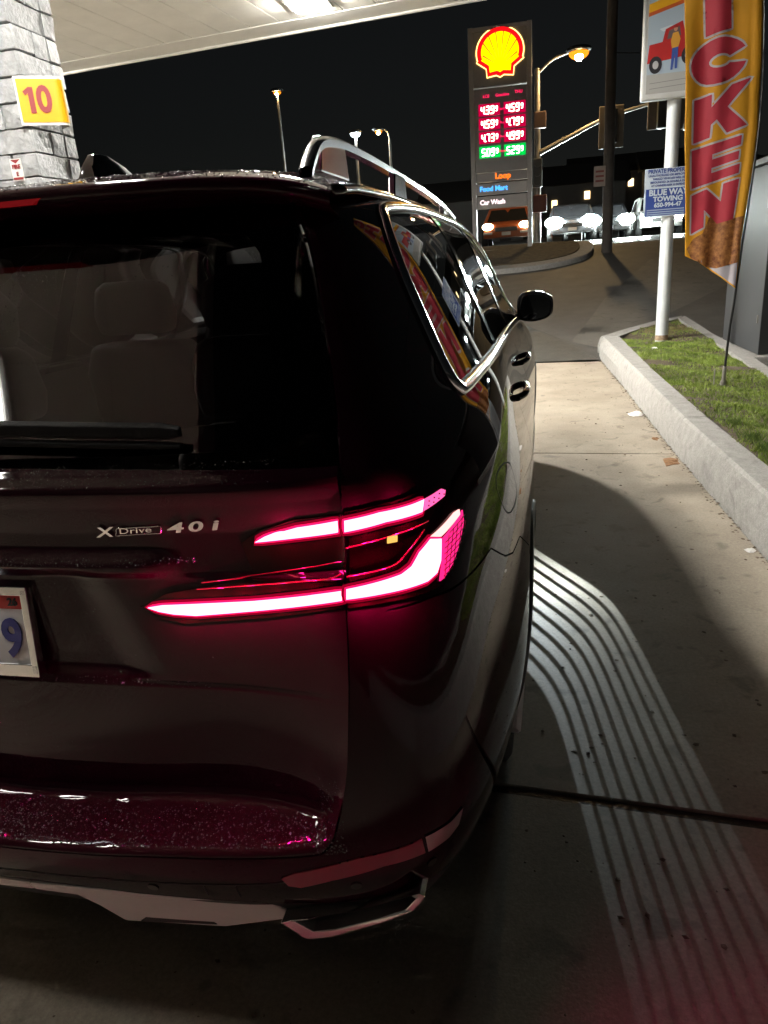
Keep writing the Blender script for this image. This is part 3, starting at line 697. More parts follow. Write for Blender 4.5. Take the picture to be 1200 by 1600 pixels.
# bumper: from the ledge edge round the corner to the wheel arch
btop=[(.716,1.003),(.787,1.004),(.852,1.003),(.880,.995)]
bside=[(.47,.985),(.56,.930),(.64,.905),(.76,.90),(.90,.82)]
ar=[p for p in arch(1.17,.425) if p[0]<.93][::1]
ar=sorted([p for p in arch(1.17,.425) if p[0]<.92 and p[1]<.74],key=lambda p:-p[1])
BOT=[(.62,.30),(.40,.36)]
low=[(.86,.40),(.80,.402),(.70,.405),(.5,.405),(.25,.405),(.0,.405)]
bump=[tuple(p) for p in seam_uv[lampz:]]+[tuple(p) for p in ledge_uv[1:]]
bump[-1]=(0,bump[-1][1])
lowv=U(X_(low[1:-1]))
bump=bump+[(0,U([('x',.001,.425)])[0][1])]+lowv[::-1]+U(Y_([(.40,.415),(.60,.42)]))+U(Y_(ar[::-1]))+U(Y_(bside[::-1]))+U(X_(btop[::-1]))
bumper=panel('rear_bumper',bump,m_paint,car,joined=True,gu=.08,gv=.08)[0]
# dark skirt under the bumper
sk=[(0,U([('x',.001,.42)])[0][1])]+lowv[::-1][::-1][::-1]+U(Y_([(.40,.412),(.60,.417),(.74,.42)]))+U(Y_([(.74,.29)]))+U(X_([(.80,.29),(.5,.29)]))+[(0,U([('x',.001,.29)])[0][1])]
panel('bumper_skirt',sk,m_trim,bumper,joined=True,off=-.006,gu=.15,gv=.15)
# body side shell
body=[tuple(p) for p in seam_uv[:lampz+1]]+U(X_(btop[1:]))+U(Y_(bside))+[]
ar2=sorted([p for p in arch(1.17,.425) if p[0]<1.0 and p[1]>.72 ],key=lambda p:p[0])
full=arch(1.17,.425)[::-1]
full=[p for p in full if not (p[0]<.93 and p[1]<.735)]
body+=U(Y_(full))+U(Y_([(1.75,.30),(2.3,.30),(3.0,.30),(3.7,.30)]))+U(Y_(arch(4.275,.425)[::-1]))+U(Y_([(4.75,.30)]))+[('u',0,0)]*0
vlow=U(Y_([(4.75,.30)]))[0][1]
body+=[(NU-1e-3,vlow),(NU-1e-3,vtop),(seam_uv[0][0],vtop)]
ws=[(13.2,10.2),(15,10.1),(17-.002,10.1),(17-.002,15.3),(15.3,15.3),(13.9,14.9)]
shell=panel('body_shell',body,m_paint,car,holes=[dlo_uv,rd,fd,ws[:2]+[(16.9,10.1),(16.9,15.3)]+ws[4:]],gu=.075,gv=.09)
panel('windscreen',[ws[0],ws[1],(16.995,10.1),(16.995,15.3),ws[4],ws[5]],m_glass,car,inset=.0,th=0,gu=.2,gv=.3)
rear_door=panel('door',rd,m_paint,car,gu=.06,gv=.09); front_door=panel('door',fd,m_paint,car,gu=.06,gv=.09)
# window chrome, glass and pillars
inner=shrink(dlo_uv,.023)
v_=[(0,0)]
ribbon('window_trim',Y_(DLO),.031,m_chrome,car,off=.003,th=.011,n=6,closed=True)
panel('window_seal',[tuple(p) for p in shrink(dlo_uv,.006)],m_trim,car,holes=[[tuple(p) for p in shrink(dlo_uv,.020)]],off=.001,th=.006,gu=.2,gv=.3,inset=0,step=.04)
def cut(poly,ya,yb):
    """keep the part of a window outline between two upright lines"""
    q=[tuple(p) for p in dense([tuple(p) for p in poly],.03)]; ys_=[float(S(p[0],p[1])[1]) for p in q]
    return [p for p,y in zip(q,ys_) if ya<=y<=yb]
wi=shrink(dlo_uv,.014)
for ya,yb in ((.0,1.66),(1.74,2.60),(2.68,4.0)):
    panel('side_window',cut(wi,ya,yb),m_glass_side,car,off=-.002,inset=0,th=0,gu=.12,gv=.2,step=.2)
for ya,yb in ((1.66,1.74),(2.60,2.68)):
    panel('pillar_trim',cut(wi,ya-.02,yb+.02),m_black,car,off=.001,inset=0,th=.004,gu=.12,gv=.2,step=.2)
# wheel arch lips
for cy in (1.17,4.275):
    ribbon('arch_lip',Y_([p for p in arch(cy,.432,26)]),.04,m_trim,car,off=.0,th=.006,n=3)
ribbon('sill_trim',Y_([(1.72,.34),(2.4,.33),(3.2,.33),(3.72,.34)]),.07,m_trim,car,off=.004,th=.012)
ribbon('sill_accent',Y_([(1.75,.385),(2.4,.375),(3.2,.375),(3.70,.385)]),.016,m_chrome,car,off=.006,th=.005)
# shut lines that are only lines: fuel flap, bumper joint, tow cover
FUEL=[(.66,1.075),(.76,1.082),(.87,1.058),(.885,1.02),(.86,.985),(.76,.975),(.68,.99),(.65,1.03)]
ribbon('fuel_flap_line',Y_(FUEL),.0035,m_gap,shell[0],off=.0008,both=False,closed=True)
ribbon('bumper_line',X_([(.62,.500),(.5,.478),(.3,.462),(.1,.455),(.001,.455)]),.004,m_gap,bumper,off=.0008)
ribbon('tow_cover_line',X_([(.41,.47),(.41,.43)]),.003,m_gap,bumper,off=.0008,both=False); ribbon('tow_cover_line',X_([(.475,.475),(.475,.432)]),.003,m_gap,bumper,off=.0008,both=False)
# dark inner shell so that no gap shows daylight
iu=np.linspace(0,NU-.001,120); iv=np.linspace(0,10.6,40); UU,VV=np.meshgrid(iu,iv); GG=F(UU,VV,False,-.035); 
gx=GG[...,0]; rl=relief(gx,GG[...,2])*(UU<5); GG[...,1]+=rl
fi=[(j*120+i,j*120+i+1,(j+1)*120+i+1,(j+1)*120+i) for j in range(39) for i in range(119)]
def in_arch(q): 
    c=GG.reshape(-1,3)[list(q)].mean(0); return min(math.hypot(c[1]-1.17,c[2]-.385),math.hypot(c[1]-4.275,c[2]-.385))<.40 and c[0]>.5
fi=[q for q in fi if not in_arch(q)]
for sx in (1,-1): mesh('inner_panel',[(p[0]*sx,p[1],p[2]) for p in GG.reshape(-1,3)],fi,m_gap,car)
# roof with spoiler lip
RY=[.0,.03,.10,.22,.40,.75,1.3,1.9,2.5,2.9,3.1]
def roof_z(y): return float(np.interp(y,[.38,.46,.6,.8,1.2,2.0,2.6,3.0,3.2,3.5],[1.742,1.756,1.780,1.797,1.806,1.805,1.792,1.770,1.755,1.725]))
xsr=np.linspace(-1,1,61); V=[];nr=0
rows=[]
for t in np.linspace(0,1,46)**1.5: rows.append(t)
def rtip(x): return .405+.17*abs(x/.62)**2.6
def rdrop(x): return .028*(x/.62)**2+.042*abs(x/.62)**7
prof=[]
for xi in xsr:
    x=.622*xi; yt=rtip(x); line=[]
    dz=rdrop(x)
    line.append((x,yt+.17,roof_z(yt)-.055-dz)); line.append((x,yt+.07,roof_z(yt)-.045-dz)); line.append((x,yt+.012,roof_z(yt)-.030-dz)); line.append((x,yt+.001,roof_z(yt)-.022-dz)); line.append((x,yt,roof_z(yt)-.010-dz)); line.append((x,yt+.006,roof_z(yt)-.002-dz))
    for t in rows:
        y=yt+.015+(3.30-yt-.015)*t; line.append((x,y,roof_z(y)-dz))
    prof.append(line)
K=len(prof[0]); V=[p for l_ in prof for p in l_]
Fq=[(i*K+k,i*K+k+1,(i+1)*K+k+1,(i+1)*K+k) for i in range(len(prof)-1) for k in range(K-1)]
roof=mesh('roof',V,[q[::-1] for q in Fq],m_paint,car,True)
# tail edge strip where roof and body meet
for sx in (1,-1):
    b=MB(); b.tube([(sx*.622,y,roof_z(y)-rdrop(.622)+.001) for y in np.linspace(.60,3.25,30)],.012,8); b.build('roof_moulding',m_black,car,smooth=True)
# third brake lamp under the lip, aerial fin, rails
MB().prism([(-.17,1.727),(.075,1.727),(.095,1.737),(-.17,1.737)],lambda p:(p[0],.404,p[1]-.010),lambda p:(p[0],.43,p[1]-.010)).build('third_brake_lamp',mat('brake_lens',(.16,.008,.012),.15,emit=(1,.02,.03),estr=.05),roof)
fv=[]
for (y,z,w) in ((.80,1.797,.024),(.815,1.835,.016),(.84,1.864,.009),(.90,1.868,.008),(.98,1.845,.012),(1.06,1.802,.02)): fv.append((y,z,w))
V=[];Fq=[]
for y,z,w in fv: V+=[(-.045-w-.022,y,1.79),(-.045-w,y,z),(-.045+w,y,z),(-.045+w+.022,y,1.79)]
for i in range(len(fv)-1):
    a=i*4
    for k in range(3): Fq.append((a+k,a+k+1,a+k+5,a+k+4))
Fq+=[(3,2,1,0),((len(fv)-1)*4,(len(fv)-1)*4+1,(len(fv)-1)*4+2,(len(fv)-1)*4+3)]
b=MB(); b.add(V,Fq); b.build('aerial_fin',m_black,roof,bevel=.006,smooth=True,angle=35)
RAIL=[(.40,1.742),(.435,1.768),(.49,1.796),(.58,1.812),(.76,1.822),(1.18,1.826),(1.86,1.815),(2.4,1.783),(2.70,1.745)]
rl_=spline(RAIL,8)
for sx in (1,-1):
    V=[];Fq=[]; pr=[(-.012,-.010),(-.014,.003),(-.008,.009),(.006,.009),(.013,.003),(.011,-.010)]; K=len(pr)
    for y,z in rl_:
        for a,h in pr: V.append((sx*(.632-.02*math.sin(max(0,min(1,(y-.4)/2.3))*math.pi))+sx*a,y,z+h-.016))
    for i in range(len(rl_)-1):
        for k in range(K): Fq.append((i*K+k,i*K+(k+1)%K,(i+1)*K+(k+1)%K,(i+1)*K+k))
    b=MB(); b.add(V,Fq); rail=b.build('roof_rail',m_chrome,car,smooth=True,angle=50)
    for y0,y1 in ((.50,.72),(1.25,1.45),(2.35,2.6)):
        b=MB(); b.prism([(y0,1.735),(y1,1.735),(y1-.02,1.80 if y1<2 else 1.765),(y0+.02,1.80 if y1<2 else 1.785)],lambda p:(sx*.612,p[0],p[1]),lambda p:(sx*.632,p[0],p[1])); b.build('rail_foot',m_chrome,rail,bevel=.004)
# tail lamps: dark red lens, lit bars standing on it
LAMPW=2.3
LOWG=[(.352,1.012),(.38,1.017),(.435,1.020),(.552,1.028),(.709,1.047),(.710,1.031),(.571,1.012),(.442,.998),(.40,1.000),(.372,1.005)]
LOWQ=[(.7175,1.051),(.768,1.056),(.802,1.060),(.817,1.068),(.828,1.086),(.843,1.099),(.8575,1.090),(.858,1.056),(.853,1.040),(.840,1.034),(.777,1.035),(.7170,1.034)]
UPG=[(.563,1.132),(.580,1.141),(.597,1.147),(.636,1.156),(.7045,1.162),(.7040,1.140),(.629,1.136)]
UPQ=[(.7175,1.165),(.769,1.168),(.815,1.164),(.830,1.163),(.829,1.1465),(.778,1.151),(.7175,1.147)]
UPT=[(.8315,1.163),(.853,1.162),(.859,1.156),(.859,1.149),(.8315,1.1465)]
AMB=[(.8435,1.1025),(.874,1.114),(.880,1.1125),(.8815,1.104),(.8570,1.0935)]
MSH=[(.8605,1.0885),(.8825,1.1015),(.8855,1.106),(.8885,1.086),(.8845,1.062),(.8765,1.039),(.8645,1.025),(.8585,1.0235),(.8605,1.049)]
LG=[(.335,1.012),(.372,.988),(.415,.979),(.571,.995),(.7105,1.018),(.7115,1.172),(.633,1.169),(.57,1.152),(.538,1.130),(.553,1.071),(.475,1.053),(.39,1.038)]
LQ=[(.7185,1.018),(.787,1.018),(.856,1.014),(.878,1.022),(.890,1.050),(.896,1.086),(.892,1.112),(.868,1.158),(.852,1.174),(.812,1.178),(.769,1.180),(.7185,1.178)]
lampG=panel('tail_lamp',U(X_(LG)),m_lens,car,gate=True,off=.003,th=.006,inset=0,gu=.08,gv=.06,step=.06)
lampQ=panel('tail_lamp',U(X_(LQ)),m_lens,car,off=.003,th=.006,inset=0,gu=.06,gv=.06,step=.05)
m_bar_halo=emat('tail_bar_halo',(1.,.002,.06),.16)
def on_lamp(name,pts,m,gate,off,th=.003,inset=0):
    r=panel(name,U(X_(pts)),m,None,gate=gate,off=off,th=th,inset=inset,gu=.08,gv=.06,step=.06)
    for o,p in zip(r,lampG if gate else lampQ): o.parent=p
    return r
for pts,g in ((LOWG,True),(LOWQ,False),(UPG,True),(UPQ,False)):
    on_lamp('light_bar_halo',pts,m_bar_halo,g,.0045,.002,-.0085); on_lamp('light_bar_glow',pts,m_bar_glow,g,.0062,.003,-.0035); on_lamp('light_bar',pts,m_bar,g,.0085,.0035)  # halo and edge layers imitate bloom round each lit bar
on_lamp('amber_segment',AMB,emat('amber_seg',(1.,.42,.40),1.1),False,.0085,.004)
on_lamp('lamp_mesh',MSH,emat('mesh_glow',(1.,.02,.20),.75),False,.007,.003)
on_lamp('light_tip',UPT,emat('tip_glow',(1.,.10,.32),.9),False,.007,.003)
on_lamp('amber_reflection',[(.782,1.127),(.796,1.126),(.796,1.115),(.782,1.116)],emat('amber_glint',(1.,.55,.12),.6),False,.007,.003)  # amber reflection in the lens, put in as a glowing patch
# point lights added just off the bars for a crimson glare wash on the paint
for (x,z,g,pw) in ((.42,1.008,True,.24),(.48,1.013,True,.24),(.54,1.019,True,.24),(.60,1.026,True,.24),(.66,1.033,True,.24),(.62,1.146,True,.17),(.675,1.15,True,.17),(.74,1.042,False,.5),(.79,1.044,False,.5),(.83,1.055,False,.22),(.849,1.075,False,.2),(.745,1.157,False,.36),(.80,1.158,False,.36)):
    u_,v__=solve([(x,z)],'x')[0]; q_=F(np.array(u_),np.array(v__),g,.0115)
    for sx,par in zip((1,-1),lampG if g else lampQ):
        ld=bpy.data.lights.new('lamp_wash_light','POINT'); ld.energy=pw*LAMPW; ld.color=(1.,.01,.24); ld.shadow_soft_size=.005
        lo_=bpy.data.objects.new('lamp_wash_light',ld); COL.objects.link(lo_); lo_.parent=par; lo_.location=(q_[0]*sx,q_[1],q_[2])
# dark lattice over the lamp mesh, dark cells at the bar tip
lat=MB(); q=np.array(MSH)
def surf(x,z,off):
    u,v=solve([(x,z)],'x')[0]; return F(np.array(u),np.array(v),False,off)
for i in range(9):
    z=1.03+i*.0085; xs_=np.linspace(.855,.892,14); seg=[]
    for x in xs_:
        zz=z+(x-.86)*.35
        if inside([(x,zz)],q)[0]: seg.append(surf(x,zz,.0115))
    if len(seg)>1: lat.tube(seg,.0008,5)
for i in range(5):
    x=.864+i*.0055; seg=[]
    for z in np.linspace(1.02,1.11,18):
        xx=x+(z-1.06)*.06
        if inside([(xx,z)],q)[0]: seg.append(surf(xx,z,.0115))
    if len(seg)>1: lat.tube(seg,.0008,5)
o=lat.build('lattice',mat('lattice_red',(.10,.0,.02),.3),lampQ[0])
for i in range(4):
    for j in range(2):
        p=surf(.836+i*.0065,1.151+j*.006+i*.0006,.0105); MB().sphere(p,.0016,6,4).build('led_cell',m_gap,lampQ[0])
# red ribs inside the dark part of the lens
m_rib=mat('lens_rib',(.22,.003,.03),.2,coat=1)
for pts,g in (([(.46,1.060),(.55,1.071),(.709,1.088)],True),([(.45,1.048),(.55,1.056),(.709,1.070)],True),([(.7185,1.072),(.79,1.078),(.81,1.092),(.835,1.118)],False),([(.7185,1.120),(.78,1.126),(.84,1.128)],False)):
    r=ribbon('lens_rib',X_(pts),.0025,m_rib,None,off=.0045,gate=g,both=True,th=.0015)
    for o,p in zip(r,lampG if g else lampQ): o.parent=p
# bumper reflectors, chrome tails, exhausts, skid plate, sensors
REFL=[(.571,.504),(.598,.519),(.717,.552),(.826,.563),(.829,.523),(.759,.521),(.664,.496),(.602,.475),(.580,.481)]
panel('reflector',U(X_(REFL)),mat('reflector_red',(.30,.02,.045),.22,coat=1.,bump=.1,bscale=500),bumper,off=.002,th=.006,inset=0,gu=.08,gv=.08,step=.05)
panel('bumper_accent',U(X_([(.8315,.566),(.872,.566),(.893,.575),(.884,.54),(.868,.527),(.8335,.523)])),m_chrome,bumper,off=.003,th=.006,inset=0,gu=.06,gv=.08,step=.05)
for (x,z) in ((.703,.470),(.837,.480),(.30,.445)):
    uv=solve([(x,z)],'x')[0]; c=F(np.array(uv[0]),np.array(uv[1]),False,0.); n_=N(np.array(uv[0]),np.array(uv[1]))
    for sx in (1,-1):
        b=MB(); b.cyl((c[0]*sx,c[1],c[2]),(c[0]*sx+n_[0]*.002*sx,c[1]+n_[1]*.002,c[2]+n_[2]*.002),.011,n=16); b.build('parking_sensor',m_black,bumper)
SKID=[(-.56,.345),(-.5,.40),(0,.405),(.20,.402),(.50,.405),(.565,.345),(.44,.292),(.165,.268),(.11,.33),(-.11,.33),(-.165,.268),(-.44,.292)]
# skid plate as two lobes joined by a thin bar under the bumper
for sx in (1,-1):
    L=[(.0,.372),(.10,.368),(.135,.335),(.175,.278),(.40,.285),(.565,.335),(.525,.392),(.30,.398),(.0,.398)]
    b=MB(); b.prism([(sx*x,z) for x,z in L],lambda p:(p[0],.035+.10*abs(p[0])**2+(.40-p[1])*.30,p[1]),lambda p:(p[0],.22,p[1]+.03)); b.build('skid_plate',m_silver,bumper,bevel=.006)
    b=MB(); b.prism([(sx*x,z) for x,z in ((.215,.288),(.385,.295),(.375,.308),(.23,.302))],lambda p:(p[0],.066+.10*p[0]**2,p[1]),lambda p:(p[0],.10,p[1])); b.build('skid_recess',m_trim,bumper)
    # exhaust: chrome surround with a dark opening
    ox=[(.545,.366),(.60,.376),(.70,.398),(.815,.432),(.825,.420),(.80,.383),(.74,.358),(.64,.325),(.59,.318)]
    iy=lambda p:.035+.30*max(0,abs(p[0])-.55)**1.3+ (.44-p[1])*.12
    cxn=np.mean([p[0] for p in ox]); czn=np.mean([p[1] for p in ox]); inn=[(cxn+(x-cxn)*.86,czn+.004+(z-czn)*.74) for x,z in ox]; n=len(ox)
    V=[(sx*x,iy((x,z)),z) for x,z in ox]+[(sx*x,iy((x,z))+.004,z) for x,z in inn]+[(sx*x,iy((x,z))+.10,z) for x,z in inn]+[(sx*x,iy((x,z))+.12,z) for x,z in ox]
    Fq=[]
    for i in range(n):
        j=(i+1)%n; Fq+=[(i,j,n+j,n+i),(n+i,n+j,2*n+j,2*n+i),(3*n+i,3*n+j,j,i)]
    b=MB(); b.add(V,Fq); ex=b.build('exhaust_tip',m_chrome,car,bevel=.0025)
    mesh('opening',[V[2*n+i] for i in range(n)],[tuple(range(n))],m_gap,ex)
# licence plate
def gy(x,z):
    u,v=solve([(abs(x),z)],'x')[0]; return float(F(np.array(u),np.array(v),True)[1])
py0=.108
m_pw=mat('plate_white',(.68,.70,.74),.4,var=.03,scale=20); m_pb=mat('plate_blue',(.03,.04,.25),.4)
zt,zb=1.038,.868; xl,xr=-.235,.100
def pl(x,z,d=0): return (x,py0-.006+(z-.95)*.10-d,z)
b=MB(); b.prism([(xl,zb),(xr,zb),(xr,zt),(xl,zt)],lambda p:pl(*p),lambda p:pl(*p,-.012)); plate=b.build('licence_plate',m_pw,car,bevel=.003); plate['label']='white licence plate with a blue 9 and a red year sticker'
# the frame is four bars round the plate
for (x0,x1,z0,z1) in ((xl-.004,xr+.004,zt-.012,zt+.006),(xl-.004,xr+.004,zb-.006,zb+.020),(xr-.010,xr+.0045,zb,zt),(xl-.0045,xl+.010,zb,zt)):
    b=MB(); b.prism([(x0,z0),(x1,z0),(x1,z1),(x0,z1)],lambda p:pl(*p,.005),lambda p:pl(*p,-.013)); b.build('plate_frame',m_chrome,plate,bevel=.002)
b=MB(); b.prism([(.040,.998),(.088,.998),(.088,1.024),(.040,1.024)],lambda p:pl(*p,.0012),lambda p:pl(*p,.0002)); b.build('year_sticker',mat('sticker_red',(.50,.02,.02),.4),plate)
text('sticker_number','26',.021,pl(.070,1.0115,.0015),(1,0,0),(0,.1,1),mat('ink_black',(.01,.01,.01),.5),plate,bold=.0006,off=.0004)
text('plate_number','9',.105,pl(.058,.936,.0015),(1,0,0),(0,.1,1),m_pb,plate,bold=.003,off=.0006,sx=.85)
for x_ in (-.16,-.03):
    MB().box((x_-.03,.100,1.071),(x_+.03,.118,1.077)).build('plate_lamp',emat('plate_led',(.92,.96,1.),14.),tailgate)
# badge, wiper, mirror, handles
def gate_text(txt,size,x0,z0,bold,shear,slope,sx=1.,spacing=1.):
    v,f=text_mesh(txt,size,bold,shear,.0012,'LEFT',spacing); out=[]
    uvs=solve([(x0+p[0]*sx,z0+p[1]+p[0]*sx*slope) for p in v],'x')
    P_=F(uvs[:,0],uvs[:,1],True,0.002); 
    out=[(a[0],a[1]-.0015-p[2],a[2]) for a,p in zip(P_,v)]
    return mesh('badge',out,f,m_chrome,tailgate)
gate_text('X',.028,.277,1.1530,.0006,.25,.055,1.5); gate_text('Drive',.0165,.320,1.1560,.0001,.15,.055,1.6,1.05); gate_text('4',.027,.410,1.1605,.0007,.2,.055,2.2); gate_text('0',.027,.448,1.1625,.0007,.2,.055,2.0); gate_text('i',.027,.490,1.1650,.0008,.2,.055,2.2)
fr=[(.312,1.1465),(.397,1.1515),(.401,1.1660),(.318,1.1615)]
ribbon('badge_frame',X_([p for p in dense(fr,.012)]),.0016,m_chrome,tailgate,off=.002,gate=True,both=False,th=.0015,n=2,closed=True)
wp=[]
uvs=solve([(x,1.322-.016*abs(x)/.44) for x in np.linspace(.001,.445,14)],'x'); Pw=F(uvs[:,0],uvs[:,1],False,.022)
m_wiper=mat('wiper_black',(.008,.008,.009),.7,spec=.15,bump=.2,bscale=200)
for k,(nm,dz,hh,dd) in enumerate((('wiper_arm',.0,.016,.016),('wiper_blade',-.024,.007,.020))):
    V=[];Fq=[]
    pts=[(-p[0],p[1],p[2]) for p in Pw[::-1]]*(1)+[tuple(p) for p in Pw[1:]]
    pts=[p for p in pts if p[0]>-.20]
    for i,p in enumerate(pts):
        e=1 if i<len(pts)-1 else .6
        V+=[(p[0],p[1]-.004,p[2]+dz+hh*e),(p[0],p[1]-dd,p[2]+dz+hh*.55*e),(p[0],p[1]-dd,p[2]+dz-hh*.6*e),(p[0],p[1]-.002,p[2]+dz-hh*e)]
    for i in range(len(pts)-1):
        for j in range(4): Fq.append((i*4+j,i*4+(j+1)%4,(i+1)*4+(j+1)%4,(i+1)*4+j))
    Fq+=[(3,2,1,0),tuple((len(pts)-1)*4+j for j in range(4))]
    b=MB(); b.add(V,Fq); b.build(nm,m_wiper,tailgate,bevel=.003)
for sx in (1,-1):
    b=MB(); n,mm=28,16; c=(sx*1.0,3.45,1.262); V=[]
    def mp(th,ph):
        ce=lambda w,e:math.copysign(abs(math.cos(w))**e,math.cos(w)); se=lambda w,e:math.copysign(abs(math.sin(w))**e,math.sin(w))
        x=ce(ph,.55)*ce(th,.6)*.102; z=se(ph,.6)*.086*(1 if se(ph,1)>0 else .95); y=ce(ph,.6)*se(th,.8)*.115
        if y<0: y=max(y,-.035)
        z*=1-.22*max(0,x/.102)
        return (c[0]+sx*x,c[1]+y,c[2]+z)
    for j in range(mm+1):
        for i in range(n): V.append(mp(2*math.pi*i/n,-math.pi/2+math.pi*j/mm))
    Fq=[(j*n+i,j*n+(i+1)%n,(j+1)*n+(i+1)%n,(j+1)*n+i) for j in range(mm) for i in range(n)]
    b.add(V,Fq); mir=b.build('door_mirror',m_black,car,smooth=True,angle=50)
    pg=[]
    for i in range(40):
        t=2*math.pi*i/40; ce=math.copysign(abs(math.cos(t))**.55,math.cos(t)); se=math.copysign(abs(math.sin(t))**.6,math.sin(t)); x=ce*.083; z=se*.068*(1-.2*max(0,x/.1)); pg.append((c[0]+sx*x,c[1]-.0375,c[2]+z))
    mesh('mirror_glass',pg,[tuple(range(40))],mat('mirror_silver',(.55,.57,.58),.02,1.0),mir)
    b=MB(); b.prism([(sx*.855,1.185),(sx*.93,1.190),(sx*.95,1.225),(sx*.81,1.225)],lambda p:(p[0],3.43,p[1]),lambda p:(p[0],3.52,p[1])); b.build('mirror_arm',m_black,mir,bevel=.008)
for (y,z,dr) in ((1.80,1.075,rear_door),(2.78,1.060,front_door)):
    for sx,d in zip((1,-1),dr):
        uv=solve([(yy,z) for yy in (y-.13,y-.10,y,y+.10,y+.13)],'y'); P_=F(uv[:,0],uv[:,1]); n_=N(uv[:,0],uv[:,1])
        P_=P_+n_*np.array([.0,.026,.034,.026,.0])[:,None]
        b=MB(); b.tube([(p[0]*sx,p[1],p[2]) for p in spline(P_,5)],.013,10); b.build('door_handle',m_black,d,smooth=True)
# wheels
for cy in (1.17,4.275):
    for sx in (1,-1):
        w=bpy.data.objects.new('wheel',None); COL.objects.link(w); w.parent=car; w.location=(sx*.81,cy-2.6,.385); 
        bt=MB(); n=48; pr=[(-.14,.30),(-.14,.36),(-.125,.381),(-.06,.385),(.06,.385),(.125,.381),(.14,.36),(.14,.30)]; V=[];Fq=[]
        for i in range(n):
            t=2*math.pi*i/n
            for a,r in pr: V.append((sx*.81+a,cy+r*math.cos(t),.385+r*math.sin(t)))
        for i in range(n):
            for k in range(7): Fq.append((i*8+k,i*8+k+1,((i+1)%n)*8+k+1,((i+1)%n)*8+k))
        bt.add(V,Fq); o=bt.build('tyre',m_rubber,None,smooth=True,angle=40); o.parent=w; o.matrix_parent_inverse=Matrix.Translation((sx*.81,cy,.385)).inverted()
        br=MB(); br.cyl((sx*.74,cy,.385),(sx*.80,cy,.385),.305,n=40)
        for i in range(10):
            t=2*math.pi*i/10; br.tube([(sx*.955,cy,.385),(sx*.965,cy+.16*math.cos(t),.385+.16*math.sin(t)),(sx*.95,cy+.30*math.cos(t),.385+.30*math.sin(t))],[.035,.022,.026],8)
        br.cyl((sx*.94,cy,.385),(sx*.975,cy,.385),.06,n=20)
        o=br.build('rim',m_silver,None); o.parent=w; o.matrix_parent_inverse=Matrix.Translation((sx*.81,cy,.385)).inverted()
# cabin: floor, seats, head restraints, steering wheel
MB().box((-.82,.45,.62),(.82,4.0,.66)).build('cabin_floor',m_gap,car)
MB().box((-.68,3.45,.66),(.68,3.95,1.10)).build('dashboard',m_trim,car,bevel=.05)
def seat(x,y,w,zt):
    s=MB().box((x-w,y-.45,.68),(x+w,y+.12,.92)).build('seat',m_cloth,car,bevel=.05,seg=3,smooth=True)
    b=MB(); b.prism([(-w,.0),(w,.0),(w*.98,.35),(w*.75,.46),(-w*.75,.46),(-w*.98,.35)],lambda p:(x+p[0],y-.34-(p[1])*.18,.88+p[1]*(zt-.88)/.46),lambda p:(x+p[0],y-.50-(p[1])*.20,.88+p[1]*(zt-.88)/.46)); b.build('backrest',m_cloth,s,bevel=.04,seg=3,smooth=True)
    b=MB(); b.prism([(-.135,0),(.135,0),(.15,.07),(.13,.17),(.09,.19),(-.09,.19),(-.13,.17),(-.15,.07)],lambda p:(x+p[0],y-.47,zt+.03+p[1]),lambda p:(x+p[0],y-.58,zt+.03+p[1])); b.build('head_restraint',m_cloth,s,bevel=.03,seg=3,smooth=True)
for x in (.42,-.02,-.45): seat(x,2.15,.24,1.34)
for x in (.40,-.40): seat(x,3.15,.26,1.38)
for x in (.36,-.40): seat(x,1.25,.24,1.20)
b=MB(); b.tube([(-.40+.19*math.cos(t),3.30+.06*math.sin(t),1.13+.18*math.sin(t)) for t in np.linspace(0,2*math.pi,30)],.016,8); b.build('steering_wheel',m_trim,car,smooth=True)
# rain drops: beads standing on shelf, ledge, glass, spoiler and corner
ico=[(0,0,1)]+[(math.cos(t)*.8,math.sin(t)*.8,.6) for t in np.arange(6)*math.pi/3]+[(math.cos(t),math.sin(t),0) for t in np.arange(6)*math.pi/3+.5]
icf=[(0,1+i,1+(i+1)%6) for i in range(6)]+[(1+i,7+i,1+(i+1)%6) for i in range(6)]+[(1+(i+1)%6,7+i,7+(i+1)%6) for i in range(6)]
def drops(us,vs_,gate,rmin,rmax,flat=.55,off=0.):
    P_=F(us,vs_,gate,off); n_=N(us,vs_,gate); V=[];Fq=[]
    for p,q in zip(P_,n_):
        q=Vector(q); a=q.orthogonal().normalized(); c=q.cross(a); r=rmin+(rmax-rmin)*random.random()**3; k=len(V); p=Vector(p); st=random.uniform(.8,1.3)
        for x,y,z in ico: V.append(p+a*(x*r)+c*(y*r*st)+q*(z*r*flat))
        Fq+=[tuple(i+k for i in t) for t in icf]
    return V,Fq
m_water=mat('water_bead',(.045,.045,.052),.05,spec=.9,coat=1.)
def drop_obj(pts,gate,rmin,rmax,off=0.):
    uv=solve_fast(pts); V,Fq=drops(uv[:,0],uv[:,1],gate,rmin,rmax,off=off); return V,Fq
_gu=np.linspace(0,6,240); _gv=np.linspace(2,NV-.01,420); _UU,_VV=np.meshgrid(_gu,_gv); _GG=S(_UU,_VV)
